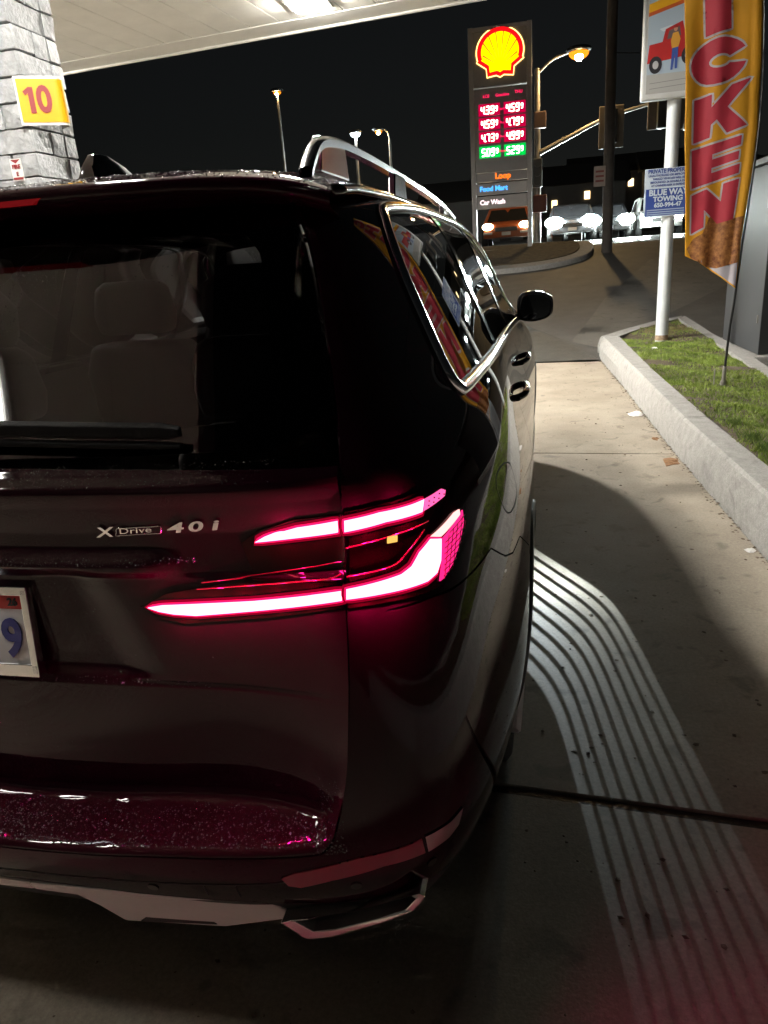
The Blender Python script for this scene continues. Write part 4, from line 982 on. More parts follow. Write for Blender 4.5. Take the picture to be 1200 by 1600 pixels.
def solve_fast(pts):
    out=[]; g0=_GG[...,0]; g2=_GG[...,2]
    zrow=g2[:,0]
    for x,z in pts:
        i=int(np.clip(np.searchsorted(zrow,z),1,len(zrow)-1)); t=(z-zrow[i-1])/(zrow[i]-zrow[i-1]); xr_=g0[i]
        j=int(np.clip(np.searchsorted(xr_,x),1,len(xr_)-1)); s=(x-xr_[j-1])/(xr_[j]-xr_[j-1]+1e-9); out.append((_gu[j-1]+np.clip(s,0,1)*(_gu[1]-_gu[0]),_gv[i-1]+t*(_gv[1]-_gv[0])))
    return np.array(out)
V,Fq=[],[]
def acc_(r):
    k=len(V); V.extend(r[0]); Fq.extend([tuple(i+k for i in t) for t in r[1]])
rnd=random.random
acc_(drop_obj([(x_,float(ledge_lift(x_))+.5545+.0185*rnd()) for x_ in (rnd()**1.15*.66 for i in range(3000))],True,.0004,.0024))           # ledge
acc_(drop_obj([(.64+.06*rnd(),.565+.12*rnd()**1.5) for i in range(260)],True,.0006,.0022))            # corner of the recess
acc_(drop_obj([(rnd()**1.5*.6,1.238+.03*rnd()) for i in range(900)],True,.0005,.0018))
acc_(drop_obj([(rnd()**1.4*.45,1.094+.012*rnd()) for i in range(350)],True,.0006,.0018))
acc_(drop_obj([(rnd()**1.2*.45,.846+.012*rnd()) for i in range(260)],True,.0005,.0018))
acc_(drop_obj([(rnd()**2*.5,.65+.4*rnd()) for i in range(220)],True,.0004,.0016))
k0=len(V); mv=[(-p[0],p[1],p[2]) for p in V]; Fq=Fq+[tuple(i+k0 for i in t)[::-1] for t in Fq if V[t[0]][0]<.3]; V=[tuple(p) for p in V]+mv
mesh('water_beads',V,Fq,m_water,tailgate,True)['kind']='stuff'
V,Fq=[],[]
acc_(drop_obj([(rnd()**2*.35,1.57+.08*random.gauss(0,.5)) for i in range(500)],False,.0005,.0016))
acc_(drop_obj([(rnd()**3*.5,1.29+.3*rnd()) for i in range(350)],False,.0004,.0013))
for i in range(5):                                                                                    # smeared streaks on the glass
    z0=1.55-.03*i; acc_(drop_obj([(rnd()*.14,z0+rnd()*.004) for k in range(60)],False,.0004,.0013))
mesh('water_beads',V,Fq,m_water,rear_window,True)['kind']='stuff'
V,Fq=[],[]
for i in range(3800):
    x=random.uniform(-.25,.60); t=rnd()**1.3; y=rtip(x)+.01+t*.75; z=roof_z(y)-rdrop(x); r=.0006+.0022*rnd()**2; k=len(V)
    for a,c,h in ico: V.append((x+a*r,y+c*r,z+h*r*.6))
    Fq+=[tuple(j+k for j in t_) for t_ in icf]
mesh('water_beads',V,Fq,m_water,roof,True)['kind']='stuff'
# the projector in the sill that throws a fan of stripes on the ground
lp=bpy.data.lights.new('puddle_projector','SPOT'); lp.energy=1.0; lp.color=(.80,.93,1.); lp.shadow_soft_size=.004; lp.spot_size=math.radians(168); lp.spot_blend=.0
PL=Vector((1.015,2.45,.30)); lo=bpy.data.objects.new('puddle_projector',lp); COL.objects.link(lo); lo.parent=car; lo.location=PL-car.location
lp.use_nodes=True; n=lp.node_tree.nodes; l=lp.node_tree.links; em=n['Emission']
geo=n.new('ShaderNodeNewGeometry'); tcn=n.new('ShaderNodeTexCoord')
sep=n.new('ShaderNodeSeparateXYZ'); l.new(tcn.outputs['Normal'],sep.inputs[0])
def mth(op,a,b=None,c=None):
    q=n.new('ShaderNodeMath'); q.operation=op
    for i,w in enumerate((a,b,c)):
        if w is None: continue
        if isinstance(w,(int,float)): q.inputs[i].default_value=w
        else: l.new(w,q.inputs[i])
    return q.outputs[0]
dz=mth('MULTIPLY',sep.outputs['Z'],-1.); dz=mth('MAXIMUM',dz,.02); k_=mth('DIVIDE',PL.z,dz)
gx_=mth('ADD',mth('MULTIPLY',sep.outputs['X'],k_),PL.x); gy_=mth('ADD',mth('MULTIPLY',sep.outputs['Y'],k_),PL.y)
A=mth('DIVIDE',mth('SUBTRACT',mth('ADD',gx_,mth('MULTIPLY',mth('SUBTRACT',gy_,1.0),.13)),1.14),.405)
B=mth('DIVIDE',mth('SUBTRACT',mth('ADD',gx_,mth('MULTIPLY',gy_,.6)),1.95),.785)
Q=mth('SMOOTH_MAX',A,B,.30)
ph=mth('FRACT',mth('MULTIPLY',Q,8.7)); st=ph
def sstep(x,a,b):
    q=n.new('ShaderNodeMapRange'); q.interpolation_type='SMOOTHSTEP'; q.inputs['From Min'].default_value=a; q.inputs['From Max'].default_value=b; l.new(x,q.inputs['Value']); return q.outputs[0]
tri=mth('ABSOLUTE',mth('SUBTRACT',ph,.34)); stripe=mth('SUBTRACT',1.,sstep(tri,.30,.36))
win=mth('MULTIPLY',mth('MULTIPLY',sstep(Q,-.01,.0),mth('SUBTRACT',1.,sstep(Q,1.0,1.01))),mth('SUBTRACT',1.,sstep(mth('MULTIPLY',gy_,-1.),-.6,.15)))
ramp=mth('SUBTRACT',1.9,mth('MULTIPLY',.9,sstep(gy_,.1,2.1)))
l.new(mth('MULTIPLY',mth('MULTIPLY',stripe,win),mth('MULTIPLY',ramp,1.)),em.inputs['Strength'])
lp.energy=12.0

# ------------------------------------------------------------------ price sign
SY=21.0; SZ=float(H(21))
ps=empty('price_sign',(0,SY,SZ),'tall grey fuel price sign with glowing shell emblem and red prices','sign')
m_sg=mat('sign_grey',(.42,.39,.37),.5,var=.08,scale=2); m_sg2=mat('sign_panel',(.30,.275,.265),.45,var=.06,scale=2)
for x0,x1 in ((-.86,-.74),(.64,.76)): MB().box((x0,SY-.13,SZ-.3),(x1,SY+.13,7.03)).build('post',m_sg,ps,bevel=.01)
def spanel(name,z0,z1,m=m_sg2,d=.10): return MB().box((-.735,SY-d,z0),(.635,SY+d,z1)).build(name,m,ps,bevel=.012)
MB().box((-.74,SY-.12,6.93),(.64,SY+.12,7.02)).build('top_rail',m_sg,ps)
spanel('emblem_panel',5.66,6.92); price_panel=spanel('price_panel',3.62,5.62); spanel('loop_panel',3.60-.22,3.60,m_sg2,.098)
spanel('shop_panel',3.06,3.34,m_sg,.105); spanel('wash_panel',2.70,3.02,m_sg,.105)
# emblem: scallop outline, red rim, yellow ribs
CXs,CZs=-.045,6.40
def scallop(s):
    pts=[]
    for i in range(33):
        t=math.radians(-18+216*i/32); pts.append((math.cos(t)*.60*s,math.sin(t)*.55*s+.03))
    pts+=[(-.60*s,-.17*s),(-.355*s,-.335*s),(-.335*s,-.53*s),(-.10*s,-.50*s),(0,-.55*s),(.10*s,-.50*s),(.335*s,-.53*s),(.355*s,-.335*s),(.60*s,-.17*s)]
    return [(x,z) for x,z in pts]
def semb(name,pts,m,d): b=MB(); b.prism([(CXs+x,CZs+z) for x,z in pts],lambda p:(p[0],SY-d,p[1]),lambda p:(p[0],SY-.09,p[1])); return b.build(name,m,ps)
semb('emblem_halo',scallop(1.03),emat('halo_yel',(1.,.62,.16),2.2),.115); semb('emblem_red',scallop(.985),emat('emb_red',(.85,.004,.006),1.0),.122)
semb('emblem_yellow',[(x,z) for x,z in scallop(.80)],emat('emb_yel',(1.,.66,.0),1.05),.130)
m_er=emat('emb_red',(.85,.004,.006),1.0)
for a in (-62,-42,-25,-8.5,8.5,25,42,62):
    t=math.radians(a); r0,r1=.20,.50; dx,dz=math.sin(t),math.cos(t); wx,wz=math.cos(t),-math.sin(t); oz=-.30
    P_=[(dx*r0-wx*.003,oz+dz*r0-wz*.003),(dx*r0+wx*.003,oz+dz*r0+wz*.003)]
    R1=.86 if abs(a)<30 else (.74 if abs(a)<50 else .58)
    P_+=[(dx*R1+wx*.014,oz+dz*R1+wz*.014),(dx*R1-wx*.014,oz+dz*R1-wz*.014)]
    semb('emblem_rib',[(x*.86,z) for x,z in P_],m_er,.134)
# prices: seven-segment figures
SEG={'0':'abcdef','1':'bc','2':'abged','3':'abgcd','4':'fgbc','5':'afgcd','6':'afgedc','7':'abc','8':'abcdefg','9':'abcdfg'}
def digit(b,ch,x,z,w,h,t,shear=.08):
    q={'a':((0,h),(w,h)),'b':((w,h/2),(w,h)),'c':((w,0),(w,h/2)),'d':((0,0),(w,0)),'e':((0,0),(0,h/2)),'f':((0,h/2),(0,h)),'g':((0,h/2),(w,h/2))}
    for s in SEG[ch]:
        (x0,z0),(x1,z1)=q[s]
        if z0==z1: pl_=[(x0,z0-t/2),(x1,z0-t/2),(x1,z0+t/2),(x0,z0+t/2)]
        else: pl_=[(x0-t/2,z0),(x0+t/2,z0),(x0+t/2,z1),(x0-t/2,z1)]
        b.prism([(x+p[0]+p[1]*shear,z+p[1]) for p in pl_],lambda p:(p[0],SY-.108,p[1]),lambda p:(p[0],SY-.101,p[1]))
m_pr=emat('led_red_core',(1.,.80,.62),3.0); m_prg=emat('led_red_glow',(.55,.0,.045),.55); m_pg_=emat('led_green_core',(.75,1.,.80),2.6); m_pgg=emat('led_green_glow',(.0,.50,.06),.75)
rows_=[(5.03,'439','459',0),(4.70,'459','479',0),(4.37,'473','499',0),(4.02,'509','529',1)]
for z,a,b_,g in rows_:
    for x0,s in ((-.56,a),(.10,b_)):
        MB().box((x0-.07,SY-.1045,z-.055),(x0+.50,SY-.1005,z+.235)).build('price_glow',m_pgg if g else m_prg,ps,bevel=.0)
        b=MB(); 
        for i,ch in enumerate(s): digit(b,ch,x0+i*.125,z,.075,.17,.030)
        for i in (0,): b.box((x0+.098,SY-.108,z-.01),(x0+.122,SY-.101,z+.02))
        digit(b,'9',x0+.385,z+.05,.035,.11,.022)
        b.build('price_figures',m_pg_ if g else m_pr,ps)
m_rt=emat('led_red_text',(1.,.01,.10),.75)
for z,tx in ((5.12,'Regular'),(4.79,'Plus'),(4.46,'V-Power'),(4.11,'Diesel')): text('grade_name',tx,.075,(-.01,SY-.102,z),(1,0,0),(0,0,1),m_rt,ps,bold=.002)
for x,tx in ((-.42,'LCE'),(.0,'Gasoline'),(.42,'THU')): text('heading',tx,.10,(x,SY-.102,5.47-(0 if x>.3 else .03)),(1,0,0),(0,0,1),m_rt,ps,bold=.002)
text('heading','Loop',.20,(-.01,SY-.10,3.50),(1,0,0),(0,0,1),emat('loop_orange',(1.,.16,.01),1.0),ps,bold=.008)
text('heading','Food Mart',.175,(-.64,SY-.107,3.20),(1,0,0),(0,0,1),emat('mart_blue',(.06,.35,1.),1.1),ps,bold=.006,align='LEFT')
text('heading','Car Wash',.165,(-.64,SY-.107,2.86),(1,0,0),(0,0,1),emat('wash_white',(.95,.72,.75),.95),ps,bold=.006,align='LEFT')
# its kerbed island
isl=[]
poly=spline([(-3.2,18.6),(-1.2,18.25),(.6,18.35),(1.75,18.9),(2.3,19.8),(2.2,21.2),(.8,22.0),(-2.5,22.0),(-3.6,20.5)],5,True)
b=MB(); b.prism(poly,lambda p:(p[0],p[1],float(H(p[1]))+.13),lambda p:(p[0],p[1],float(H(p[1]))-.2)); o=b.build('sign_island',m_kerb,None,bevel=.03); tag(o,'low kerbed concrete island under the price sign','island')
MB().prism(spline([(-2.8,18.95),(-1.1,18.65),(.5,18.72),(1.5,19.15),(1.95,19.9),(1.85,21.0),(.6,21.7),(-2.3,21.7),(-3.2,20.5)],5,True),lambda p:(p[0],p[1],float(H(p[1]))+.15),lambda p:(p[0],p[1],float(H(p[1]))-.1)).build('soil',m_dirt,o)

# ------------------------------------------------------------------ street furniture
m_galv=mat('galvanised',(.33,.31,.28),.5,.6,var=.15,scale=3); m_wood=mat('pole_wood',(.065,.055,.048),.8,var=.25,scale=4,bump=.4,bscale=20); m_dkm=mat('dark_metal',(.05,.05,.05),.5)
m_sod=emat('sodium',(1.,.66,.28),600.); m_sodw=emat('lamp_white',(.82,.95,1.),300.)
m_sodl=emat('sodium_halo',(1.,.24,.012),1.1)
def head(root,p,m,r=.16):
    b=MB(); b.sphere((p[0],p[1],p[2]+.07),.34,12,8,(1.2,1,.35)); b.build('lamp_head',m_dkm,root,smooth=True)
    b=MB(); b.sphere((p[0],p[1],p[2]-.03),r*1.25,16,8,(1.15,1.,.7)); b.build('lamp_lens',m_sodl if m is m_sod else m_sodw,root,smooth=True)  # orange lens is oversized and glowing to imitate the lamp's halo
    if m is m_sod: b=MB(); b.sphere((p[0],p[1]-r*.55,p[2]-.03-r*.55),r*.62,14,8); b.build('lamp_bulb',m,root,smooth=True)
# signal mast with luminaire arm, behind the price sign
mz=float(H(27)); mast=empty('signal_mast',(.86,27,mz),'galvanised signal mast with orange street lamp on a raised arm','mast')
MB().cyl((.86,27,mz-.2),(.86,27,7.15),.13,.085,16).build('pole',m_galv,mast,smooth=True,angle=60)
b=MB(); b.tube(spline([(.86,27,7.0),(1.3,26.9,7.32),(1.75,26.8,7.45),(2.1,26.7,7.50)],6),.045,10); b.build('lamp_arm',m_galv,mast,smooth=True)
head(mast,(2.16,26.68,7.42),m_sod,.22)
b=MB(); b.tube(spline([(.90,27,4.62),(1.9,26.9,5.02),(2.95,26.8,5.42),(4.2,26.7,5.68),(6.5,26.5,5.95)],6),[.09-.05*i/24 for i in range(25)],10); b.build('signal_arm',m_galv,mast,smooth=True)
def signal(root,x,y,z,w=.62,h=1.15):
    g=MB().box((x-w/2,y-.02,z-h/2),(x+w/2,y+.02,z+h/2)).build('backplate',mat('backplate_tan',(.23,.19,.15),.6,var=.1,scale=3),root,bevel=.03)
    MB().box((x-.17,y-.26,z-.5),(x+.17,y-.021,z+.5)).build('signal_housing',m_dkm,g,bevel=.03)
    for k in range(3): b=MB(); b.cyl((x,y+.021,z+.34-.34*k),(x,y+.25,z+.34-.34*k),.15,n=14); b.build('visor',m_dkm,g)
signal(mast,3.22,26.6,5.15,.78,1.25); signal(mast,4.75,26.4,5.42,.9,1.0); signal(mast,5.55,26.4,5.3,.8,.9)
g=MB().box((.72,26.72,3.55),(1.02,26.9,4.45)).build('signal_housing',m_dkm,mast,bevel=.03)
for k in range(3): MB().cyl((.87,26.72,4.28-.29*k),(.87,26.60,4.28-.29*k),.11,n=14).build('visor',m_dkm,g)
MB().box((.72,26.55,2.75),(1.18,26.85,3.30)).build('walk_signal',mat('walk_box',(.16,.05,.035),.6),mast,bevel=.03)
MB().box((.75,26.65,5.35),(1.15,26.85,5.85)).build('control_box',mat('tan_box',(.17,.10,.08),.6),mast,bevel=.03)
# wooden utility pole
uz=float(H(20)); up=empty('utility_pole',(2.68,20,uz),'dark wooden utility pole standing in front of the signal backplate','pole')
MB().cyl((2.68,20,uz-.3),(2.62,20,11.5),.135,.11,14).build('pole',m_wood,up,smooth=True,angle=60)
MB().box((2.30,19.83,2.95),(2.58,19.85,3.42)).build('notice',mat('notice_pale',(.30,.24,.21),.6,var=.1,scale=6),up,bevel=.005)
m_nr=mat('notice_red',(.20,.05,.04),.6)
for z in (3.30,3.19,3.08): MB().box((2.34,19.826,z-.025),(2.54,19.829,z+.02)).build('notice_line',m_nr,up)
for z0,z1 in ((9.6,8.6),(10.6,9.8)):
    b=MB(); b.tube([(2.62+(t-.0)*14,20+.2*t,z0+(z1-z0)*0+1.6*((t)**2)) for t in np.linspace(0,1,12)],.012,5); b.build('cable',m_dkm,up)
b=MB(); b.tube([(2.66,20,4.0+.25*math.cos(t*3.1)) if False else (2.66+t*16,20+1.5*t,5.9+1.2*t-.9*math.sin(t*3.14)) for t in np.linspace(0,1,12)],.012,5); b.build('cable',m_dkm,up)
# far street lamps
def street_lamp(px,py,pz,arm,m,lab,lampr=.16,pole_m=None,hb=None):
    r=empty('street_lamp',(px,py,float(H(py))),lab,'street lamp','far street lamps')
    MB().cyl((px-arm,py,float(H(py))-.2),(px-arm,py,pz-.5 if arm else pz),.12,.07,12).build('pole',pole_m or m_galv,r,smooth=True,angle=60)
    if arm: b=MB(); b.tube(spline([(px-arm,py,pz-.6),(px-arm*.85,py,pz-.15),(px-arm*.4,py,pz+.1),(px,py,pz+.1)],5),.05,8); b.build('arm',m_galv,r,smooth=True)
    head(r,(px,py,pz),m,lampr)
street_lamp(-14.05,45,11.2,0,m_sod,'tall far street lamp with an orange light on a plain pole')
street_lamp(-9.58,45,8.6,0,m_sodw,'far street lamp with a white light above the roof rail',.19)
street_lamp(-8.2,45,8.6,-.62,m_sod,'far street lamp with an orange light on a curved arm',.15)
# white pole with billboard and towing notice
m_wp=mat('white_pole_paint',(.62,.66,.68),.45,var=.12,scale=3)
wp_=empty('sign_pole',(2.66,9.97,.27),'white round pole rising from the grass and carrying two signs','pole')
MB().cyl((2.66,9.97,.0),(2.66,9.97,4.9),.083,.083,24).build('pole',m_wp,wp_,smooth=True,angle=60)
MB().cyl((2.66,9.97,.262),(2.66,9.97,.33),.089,.086,20).build('rust_collar',mat('rust',(.30,.22,.14),.9,var=.5,scale=25,bump=.6,bscale=60),wp_)
ts=empty('towing_sign',(2.6,9.85,1.9),'blue and white private property towing notice on the white pole','sign')
m_tb=mat('sign_navy',(.025,.06,.26),.4); m_tw=mat('sign_pale',(.50,.58,.66),.4)
YT=9.87; TX0,TX1,TZ0,TZ1=2.335,2.885,1.86,2.44
MB().box((TX0,YT,TZ0),(TX1,YT+.012,TZ1)).build('board',m_tw,ts,bevel=.003)
MB().box((TX0+.02,YT-.0012,1.875),(TX1-.02,YT-.0002,2.20)).build('navy_field',m_tb,ts)
def tl(t,s,z,m,bold=.0015,sx=1): text('lettering',t,s,((TX0+TX1)/2+.02,YT-.0014,z),(1,0,0),(0,0,1),m,ts,bold=bold,off=.0006,sx=sx)
tl('PRIVATE PROPERTY',.068,2.405,m_tb,.002,.86)
for t,z in (('UNAUTHORIZED OR IMPROPERLY',2.355),('PARKED VEHICLES WILL BE',2.315),('IMPOUNDED 24 HOURS A DAY',2.275),('AT OWNERS RISK & EXPENSE',2.235)): tl(t,.036,z,m_tb,.0008,.9)
tl('BLUE WAY',.098,2.150,m_tw,.0035,1.0); tl('TOWING',.082,2.072,m_tw,.003,1.05); tl('650-994-47',.072,2.000,m_tw,.0025,1.0)
for z in (1.945,1.918,1.893): MB().box((TX0+.04,YT-.0022,z-.007),(TX1-.05,YT-.0014,z+.006)).build('small_print',mat('small_print',(.30,.38,.52),.5),ts)
bb=empty('billboard',(2.6,9.9,3.25),'white framed sign picturing a red pickup and a standing person','sign')
YB=9.80; BX0,BX1,BZ0,BZ1=2.235,3.15,3.22,4.75
MB().box((BX0,YB,BZ0),(BX1,YB+.14,BZ1)).build('box',mat('sign_box_white',(.62,.64,.64),.4,var=.06,scale=4),bb,bevel=.03,seg=3)
m_print=mat('print_sky',(.36,.44,.50),.35,emit=(.36,.44,.50),estr=.12)
fx0,fx1,fz0,fz1=BX0+.055,BX1-.055,BZ0+.07,BZ1-.05
def bp_(name,poly,col,d): b=MB(); b.prism(poly,lambda p:(p[0],YB-.001-d,p[1]),lambda p:(p[0],YB-.0002-d,p[1])); return b.build(name,mat('print_%d_%d_%d'%tuple(int(c*99) for c in col),col,.35,emit=col,estr=.12),bb)
bp_('picture_sky',[(fx0,fz0),(fx1,fz0),(fx1,fz1),(fx0,fz1)],(.36,.44,.50),0)
bp_('picture_ground',[(fx0,fz0),(fx1,fz0),(fx1,3.50),(fx0,3.50)],(.36,.36,.34),.0012)
bp_('picture_awning',[(fx0,4.16),(fx1,4.36),(fx1,4.46),(fx0,4.25)],(.70,.36,.02),.0012); bp_('picture_awning',[(fx0,4.12),(fx1,4.32),(fx1,4.36),(fx0,4.16)],(.50,.10,.03),.0012)
bp_('picture_cloud',[(2.42,3.98),(2.55,4.01),(2.66,3.99),(2.60,3.96),(2.46,3.95)],(.55,.60,.63),.0012)
bp_('pickup_body',[(2.29,3.62),(2.31,3.82),(2.46,3.84),(2.49,3.97),(2.68,4.04),(2.72,3.90),(3.05,3.96),(3.06,3.70)],(.42,.03,.03),.0024)
bp_('pickup_window',[(2.51,3.86),(2.53,3.95),(2.65,3.99),(2.67,3.89)],(.13,.10,.10),.0036)
for cx,cz in ((2.39,3.60),(2.76,3.67)):
    bp_('pickup_tyre',[(cx+.075*math.cos(t),cz+.095*math.sin(t)) for t in np.linspace(0,6.28,18,False)],(.03,.03,.035),.0036); bp_('pickup_hub',[(cx+.035*math.cos(t),cz+.045*math.sin(t)) for t in np.linspace(0,6.28,14,False)],(.45,.45,.45),.0048)
bp_('figure_legs',[(2.565,3.53),(2.575,3.76),(2.645,3.77),(2.64,3.54),(2.615,3.54),(2.61,3.70),(2.59,3.53)],(.05,.09,.30),.0060)
bp_('figure_shirt',[(2.57,3.76),(2.555,3.84),(2.575,3.92),(2.635,3.93),(2.665,3.85),(2.645,3.77)],(.60,.30,.05),.0060)
bp_('figure_head',[(2.605+.022*math.cos(t),3.965+.030*math.sin(t)) for t in np.linspace(0,6.28,14,False)],(.45,.25,.16),.0060); bp_('figure_cap',[(2.58,3.972),(2.588,4.0),(2.62,4.002),(2.632,3.975)],(.30,.03,.03),.0072)
for z in (3.40,3.34): bp_('picture_line',[(fx0+.04,z),(fx1-.1,z+.03),(fx1-.1,z+.036),(fx0+.04,z+.006)],(.18,.18,.18),.0024)
# feather flag
fl=empty('feather_flag',(2.685,6.32,.27),'yellow feather flag with red CHICKEN lettering on a black pole','flag')
PX=[(.27,2.685),(.73,2.70),(1.01,2.72),(1.5,2.745),(1.91,2.775),(2.39,2.800),(2.86,2.79),(3.31,2.755),(3.8,2.68),(4.2,2.55),(4.45,2.36)]
def pole_x(z): return float(np.interp(z,[p[0] for p in PX],[p[1] for p in PX]))
b=MB(); b.tube([(x,6.325,z) for z,x in spline(PX,5)],[.0115-.006*i/50 for i in range(51)],10); b.build('flag_pole',mat('pole_black',(.02,.02,.02),.35),fl,smooth=True)
MB().cyl((2.684,6.322,.25),(2.688,6.322,.43),.019,.017,16).build('ground_spike',m_galv,fl); MB().cyl((2.62,6.40,.25),(2.62,6.40,.40),.006,.006,8).build('spike_handle',m_galv,fl)
MB().cyl((2.684,6.322,.26),(2.684,6.322,.30),.028,.025,16).build('ground_spike',m_galv,fl)
def left_x(z): return float(np.interp(z,[1.38,2.0,2.45,3.38,4.3],[2.285,2.235,2.205,2.155,2.10]))
ZB=lambda s:1.42-.30*s**1.15 if s>.25 else 1.42-.25*s*.9        # lower hem: slants down to the pole
def FG(s,t):
    """flag surface: s 0 at the free edge .. 1 at the pole, t 0 at the hem .. 1 at the top"""
    z=ZB(s)+(4.30-ZB(s))*t; x=left_x(max(z,1.38))*(1-s)+(pole_x(z)-.012)*s
    w=.030*math.sin(s*9+z*2.1)*(1-s)*(.4+.6*min(1,abs(2.2-z)))+.018*math.sin(s*17-z*1.3+1)*(1-.6*s)+.012*math.sin(z*6+s*4)+.035*math.sin(z*1.7)*(1-s)
    if s>.86: w+=-.02*math.sin((s-.86)/.14*math.pi)
    return Vector((x,6.315+w,z))
def FGN(s,t):
    e=.002; a=FG(min(1,s+e),t)-FG(max(0,s-e),t); c=FG(s,min(1,t+e))-FG(s,max(0,t-e)); return a.cross(c).normalized()
ns,nt=48,150; V=[FG(i/ns,j/nt) for j in range(nt+1) for i in range(ns+1)]
m_flag=mat('flag_yellow',(.80,.38,.02),.7,var=.05,scale=4); m_fw=mat('flag_white',(.62,.58,.60),.7); m_fr=mat('flag_red',(.58,.045,.075),.65,var=.06,scale=5)
o=mesh('cloth',V,[(j*(ns+1)+i,j*(ns+1)+i+1,(j+1)*(ns+1)+i+1,(j+1)*(ns+1)+i) for j in range(nt) for i in range(ns)],m_flag,fl,True); sm=o.modifiers.new('s','SOLIDIFY'); sm.thickness=.0012
def st(x,z):
    """board coordinates (x 0..1 across, z metres) -> (s,t)"""
    s=x; return s,(z-ZB(s))/(4.30-ZB(s))
def print_on(name,poly,m,off,holes=()):
    vs,fs=triangulate(dense(poly,.02),[dense(h,.02) for h in holes],.03,.04); out=[]
    for x,z in vs:
        s,t=st(min(max(x,.005),.995),z); t=min(max(t,.001),.999); out.append(FG(s,t)+FGN(s,t)*off*-1*(1 if FGN(s,t).y>0 else -1))
    return mesh(name,out,fs,m,fl,True)
def letter(poly,holes=()):
    """white outline under a red letter"""
    q=np.array(poly); A=.5*np.sum(q[:,0]*np.roll(q[:,1],-1)-np.roll(q[:,0],-1)*q[:,1]); sgn=1 if A>0 else -1
    def grow(qq,d):
        qq=np.array(dense([tuple(p) for p in qq],.03)); t=np.roll(qq,-1,0)-np.roll(qq,1,0); t=t*np.array([.58,1.]); t/=np.linalg.norm(t,axis=1,keepdims=True)+1e-9
        Aq=.5*np.sum(qq[:,0]*np.roll(qq[:,1],-1)-np.roll(qq[:,0],-1)*qq[:,1]); s2=1 if Aq>0 else -1
        return [tuple(p) for p in qq+np.stack([t[:,1],-t[:,0]],1)*d*s2/np.array([.58,1.])]
    print_on('letter_outline',grow(poly,.016),m_fw,.0025,[grow(h,-.012) for h in holes]); print_on('letter',poly,m_fr,.0045,[list(h) for h in holes])
N_L=[(.10,1.60),(.31,1.65),(.31,1.79),(.55,1.67),(.80,1.70),(.82,2.02),(.60,1.99),(.585,1.85),(.34,1.955),(.10,1.91)]
E_L=[(.10,1.965),(.80,2.065),(.80,2.135),(.40,2.08),(.40,2.12),(.77,2.17),(.77,2.235),(.40,2.185),(.40,2.225),(.78,2.28),(.78,2.35),(.10,2.265)]
K_L=[(.12,2.32),(.35,2.355),(.36,2.45),(.43,2.485),(.58,2.38),(.84,2.425),(.57,2.575),(.88,2.775),(.62,2.735),(.36,2.58),(.36,2.675),(.12,2.64)]
I_L=[(.28,3.10),(.26,3.48),(.58,3.53),(.60,3.14)]
H_L=[(x,z-.04) for x,z in ((.10,3.62),(.10,3.94),(.34,3.97),(.34,3.86),(.55,3.89),(.55,3.99),(.82,4.02),(.82,3.71),(.55,3.68),(.55,3.78),(.34,3.75),(.34,3.65))]
def c_shape(zc):
    o_=[(.44+.37*math.cos(math.radians(a)),zc+.165*math.sin(math.radians(a))+.03*math.cos(math.radians(a))) for a in range(22,345,14)]
    i_=[(.46+.14*math.cos(math.radians(a)),zc+.05*math.sin(math.radians(a))+.01*math.cos(math.radians(a))) for a in range(330,20,-20)]
    return o_+i_
for L in (N_L,E_L,K_L,I_L,H_L): letter(L)
letter(c_shape(2.915)); letter(c_shape(4.14))
# the picture of fried chicken and the white hem
def hem(x): return ZB(x)
m_chick=mat('chicken_print',(.16,.04,.012),.6,color2=(.62,.27,.08),scale=26,detail=8)
print_on('picture_chicken',[(.03,1.48),(.14,1.56),(.30,1.60),(.40,1.72),(.47,1.77),(.55,1.67),(.75,1.70),(.97,1.72),(.97,1.34),(.60,1.30),(.35,1.32),(.15,1.36)],m_chick,.0035)
print_on('white_hem',[(.15,1.405),(.35,1.32),(.60,1.30),(.97,1.34),(.985,1.14),(.80,1.20),(.5,1.30),(.25,1.395)],mat('hem_white',(.60,.56,.62),.7),.003)
# grey cabinet at the right edge
cb=empty('utility_cabinet',(3.9,9.7,0),'grey metal utility cabinet behind the flag at the right edge','cabinet')
m_cab=mat('cabinet_grey',(.075,.078,.082),.45,var=.12,scale=2); m_cabd=mat('cabinet_dark',(.02,.021,.022),.5,var=.1,scale=2)
def ce(u_,w_): return (3.50+.55*u_+.05*w_,9.75-1.55*u_*0-(.62*u_)+1.45*w_)
b=MB(); b.prism([(3.70,9.15),(3.66,10.9),(5.2,11.0),(5.2,9.1)],lambda p:(p[0],p[1],.12),lambda p:(p[0],p[1],2.35)); b.build('cabinet',m_cab,cb,bevel=.01)
b=MB(); b.prism([(3.62,9.08),(3.58,11.0),(5.3,11.1),(5.3,9.0)],lambda p:(p[0],p[1],2.352),lambda p:(p[0],p[1],2.42)); b.build('lid',m_cab,cb,bevel=.01)
b=MB(); b.prism([(3.70,9.135),(5.2,9.085),(5.2,9.099),(3.70,9.149)],lambda p:(p[0],p[1],.14),lambda p:(p[0],p[1],2.33)); b.build('door',m_cabd,cb)
for z in (.55,1.9): MB().box((3.682,9.25,z-.05),(3.698,9.28,z+.05)).build('hinge',m_galv,cb)
b=MB(); b.prism([(3.58,9.0),(3.52,11.1),(5.4,11.2),(5.4,8.9)],lambda p:(p[0],p[1],-.06),lambda p:(p[0],p[1],.119)); b.build('plinth',m_kerb,cb,bevel=.02)

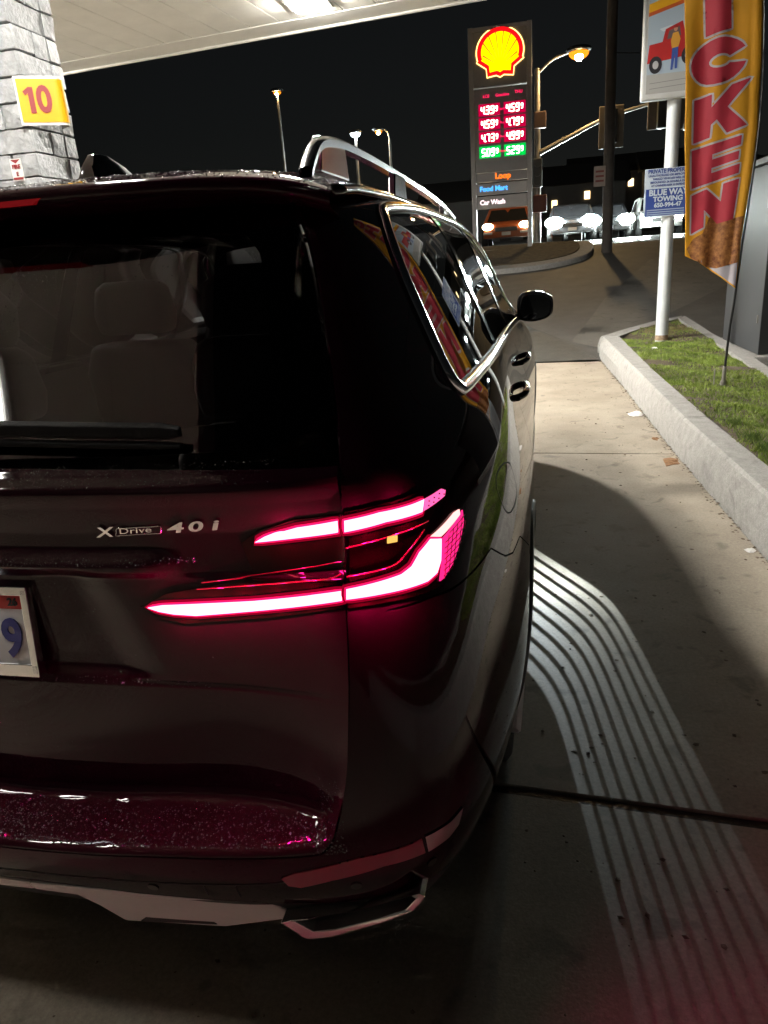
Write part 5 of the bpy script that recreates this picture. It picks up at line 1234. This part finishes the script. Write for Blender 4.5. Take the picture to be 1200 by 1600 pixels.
# ------------------------------------------------------------------ traffic
m_head=emat('headlamp',(.86,1.,.97),420.); m_headw=emat('headlamp_warm',(1.,.80,.50),22.); m_carglass=glassmat('car_glass',(.10,.10,.11))
def street_car(x,y,rz,body,lab,hm,suv=False,hr=.15):
    r=empty('street_car',(x,y,float(H(y))),lab,'car','cars on the street')
    w=.9; hh=1.62 if suv else 1.42; hood=.98 if suv else .86
    # side outline, nose towards -Y
    out=[(-2.2,.30),(-2.28,.55),(-2.22,.74),(-2.05,hood-.06),(-1.1,hood),(-.45,hh-.06),(-.15,hh),(1.0 if not suv else 1.7,hh-.03),(1.75 if not suv else 2.1,hood+.12),(2.2,hood),(2.25,.6),(2.2,.32)]
    def sec(p,k):
        yy,zz=p; g=max(0,(zz-hood)/(hh-hood+.001)); ww=(w-.20*g-.10*max(0,(abs(yy)-1.9)/.4))*k; return (x+ww,y+yy,float(H(y))+zz)
    V=[];n=len(out)
    for k in (-1,-.8,0,.8,1):
        for p in out: q=sec(p,k); V.append((q[0],q[1]+(.10*abs(k)**3 if p[0]<-1.9 else 0),q[2]+(.02*(1-abs(k)))))
    Fq=[(a*n+i,a*n+(i+1)%n,(a+1)*n+(i+1)%n,(a+1)*n+i) for a in range(4) for i in range(n)]+[tuple(range(n)),tuple(range(5*n-1,4*n-1,-1))]
    b=MB(); b.add(V,Fq); b.build('body',body,r,bevel=.03,smooth=True,angle=40)
    z0=float(H(y))
    def qd(name,pts,m,th=.012): b=MB(); b.add([Vector(p) for p in pts]+[Vector(p)+Vector((0,-th,.0)) for p in pts],[(0,1,2,3),(7,6,5,4),(0,4,5,1),(1,5,6,2),(2,6,7,3),(3,7,4,0)]); return b.build(name,m,r)
    m_cg=mat('far_glass',(.02,.02,.022),.08)
    qd('windscreen',[(x-.76,y-1.07,z0+hood+.04),(x+.76,y-1.07,z0+hood+.04),(x+.63,y-.50,z0+hh-.09),(x-.63,y-.50,z0+hh-.09)],m_cg)
    for s in (-1,1):
        b=MB(); yy=y-2.19; b.sphere((x+s*.66,yy,z0+.70),hr,12,8,(1.35,.6,.8)); b.build('headlamp',hm,r,smooth=True)  # the largest of these balls are oversized to imitate headlamp glare
        MB().box((x+s*.66-.16,y-2.30,z0+.43),(x+s*.66+.16,y-2.22,z0+.50)).build('fog_lamp',m_sg,r,bevel=.01)
        for yy in (-1.35,1.35): b=MB(); b.cyl((x+s*.72,y+yy,z0+.33),(x+s*.93,y+yy,z0+.33),.33,n=20); b.build('wheel',m_rubber,r)
        b=MB(); b.prism([(-.95,hood+.05),(-.40,hh-.12),(1.2,hh-.12),(1.55,hood+.08)],lambda p:(x+s*(w-.035-.20*((p[1]-hood)/(hh-hood))),y+p[0],z0+p[1]),lambda p:(x+s*(w-.010-.20*((p[1]-hood)/(hh-hood))),y+p[0],z0+p[1])); b.build('side_window',m_cg,r)
    MB().box((x-.40,y-2.31,z0+.52),(x+.40,y-2.24,z0+.66)).build('grille',m_dkm,r,bevel=.02)
    MB().box((x-.16,y-2.335,z0+.38),(x+.16,y-2.312,z0+.50)).build('number_plate',mat('far_plate',(.5,.5,.5),.5),r)
    return r
b1=mat('car_grey',(.10,.10,.11),.3,.5,coat=.8); b2=mat('car_white',(.45,.45,.44),.3,coat=.8); b3=mat('car_orange',(.35,.09,.03),.35,coat=.6); b4=mat('car_black',(.02,.02,.022),.3,coat=.8)
street_car(2.15,32,0,b1,'grey car heading this way, leftmost of the dazzling headlamps',m_head,False,.26)
street_car(3.75,35,0,b4,'black car following behind, right of the dazzling headlamps',m_head,False,.26)
street_car(3.0,40,0,b2,'white car behind the first pair of dazzling headlamps',m_head,True,.26)
street_car(5.95,36,0,b2,'white car waiting with headlamps lit beside the towing notice',m_head,True,.13)
street_car(-.25,30,0,b3,'orange car seen between the posts of the price sign',m_headw)
street_car(9.6,38,0,b1,'grey sport utility vehicle at the far right behind the flag',m_head,True,.10)
# tail lamps of a car going away, beside the mast
# ------------------------------------------------------------------ far hill with a few lit houses
hv=[];hx=np.linspace(-160,200,46);hy=np.linspace(60,190,14)
for j,y in enumerate(hy):
    for i,x in enumerate(hx): t=j/13; hv.append((x,y,float(H(60))-1+(t**.8)*(9+6*math.sin(x*.018+1)+3*math.sin(x*.06))+1.2*math.sin(x*.3+y*.2)))
o=mesh('hill',hv,[(j*46+i,j*46+i+1,(j+1)*46+i+1,(j+1)*46+i) for j in range(13) for i in range(45)],mat('hill_scrub',(.025,.030,.018),.95,var=.4,scale=.1,bump=.5,bscale=2),None,True); tag(o,kind='structure')
m_house=mat('far_house_wall',(.14,.13,.12),.8,var=.15,scale=.5); m_hroof=mat('far_house_roof',(.04,.035,.03),.9)
hs=[(-4.5,62,'left of the price sign',1),(3.6,66,'just right of the signal mast',2),(7.6,72,'above the dazzling headlamps',2),(13.5,70,'behind the white sign pole',1),(-22,75,'behind the far street lamps',1)]
def hill_z(x,y):
    t=(y-60)/130; return float(H(60))-1+(max(t,0)**.8)*(9+6*math.sin(x*.018+1)+3*math.sin(x*.06))
for k,(x,y,wh,nw) in enumerate(hs):
    z=hill_z(x,y)+.2; r=empty('far_house',(x,y,z),'dark far house with a lit window '+wh,'house','far houses on the hill')
    MB().box((x-4,y,z-2),(x+4,y+7,z+3.6)).build('wall',m_house,r)
    b=MB(); b.add([(x-4.4,y-.4,z+3.6),(x+4.4,y-.4,z+3.6),(x+4.4,y+7.4,z+3.6),(x-4.4,y+7.4,z+3.6),(x-4.4,y+3.5,z+5.4),(x+4.4,y+3.5,z+5.4)],[(0,1,5,4),(2,3,4,5),(0,4,3),(1,2,5),(3,2,1,0)]); b.build('roof',m_hroof,r)
    for i in range(nw): xx=x-1.6+2.6*i; MB().box((xx-.22,y-.05,z+1.9+.5*i),(xx+.22,y-.002,z+2.5+.5*i)).build('window',emat('lit_window',(1.,.72,.35),2.2),r)
    MB().box((x+2.2,y-.05,z+.4),(x+3.1,y-.002,z+2.3)).build('door',m_hroof,r)
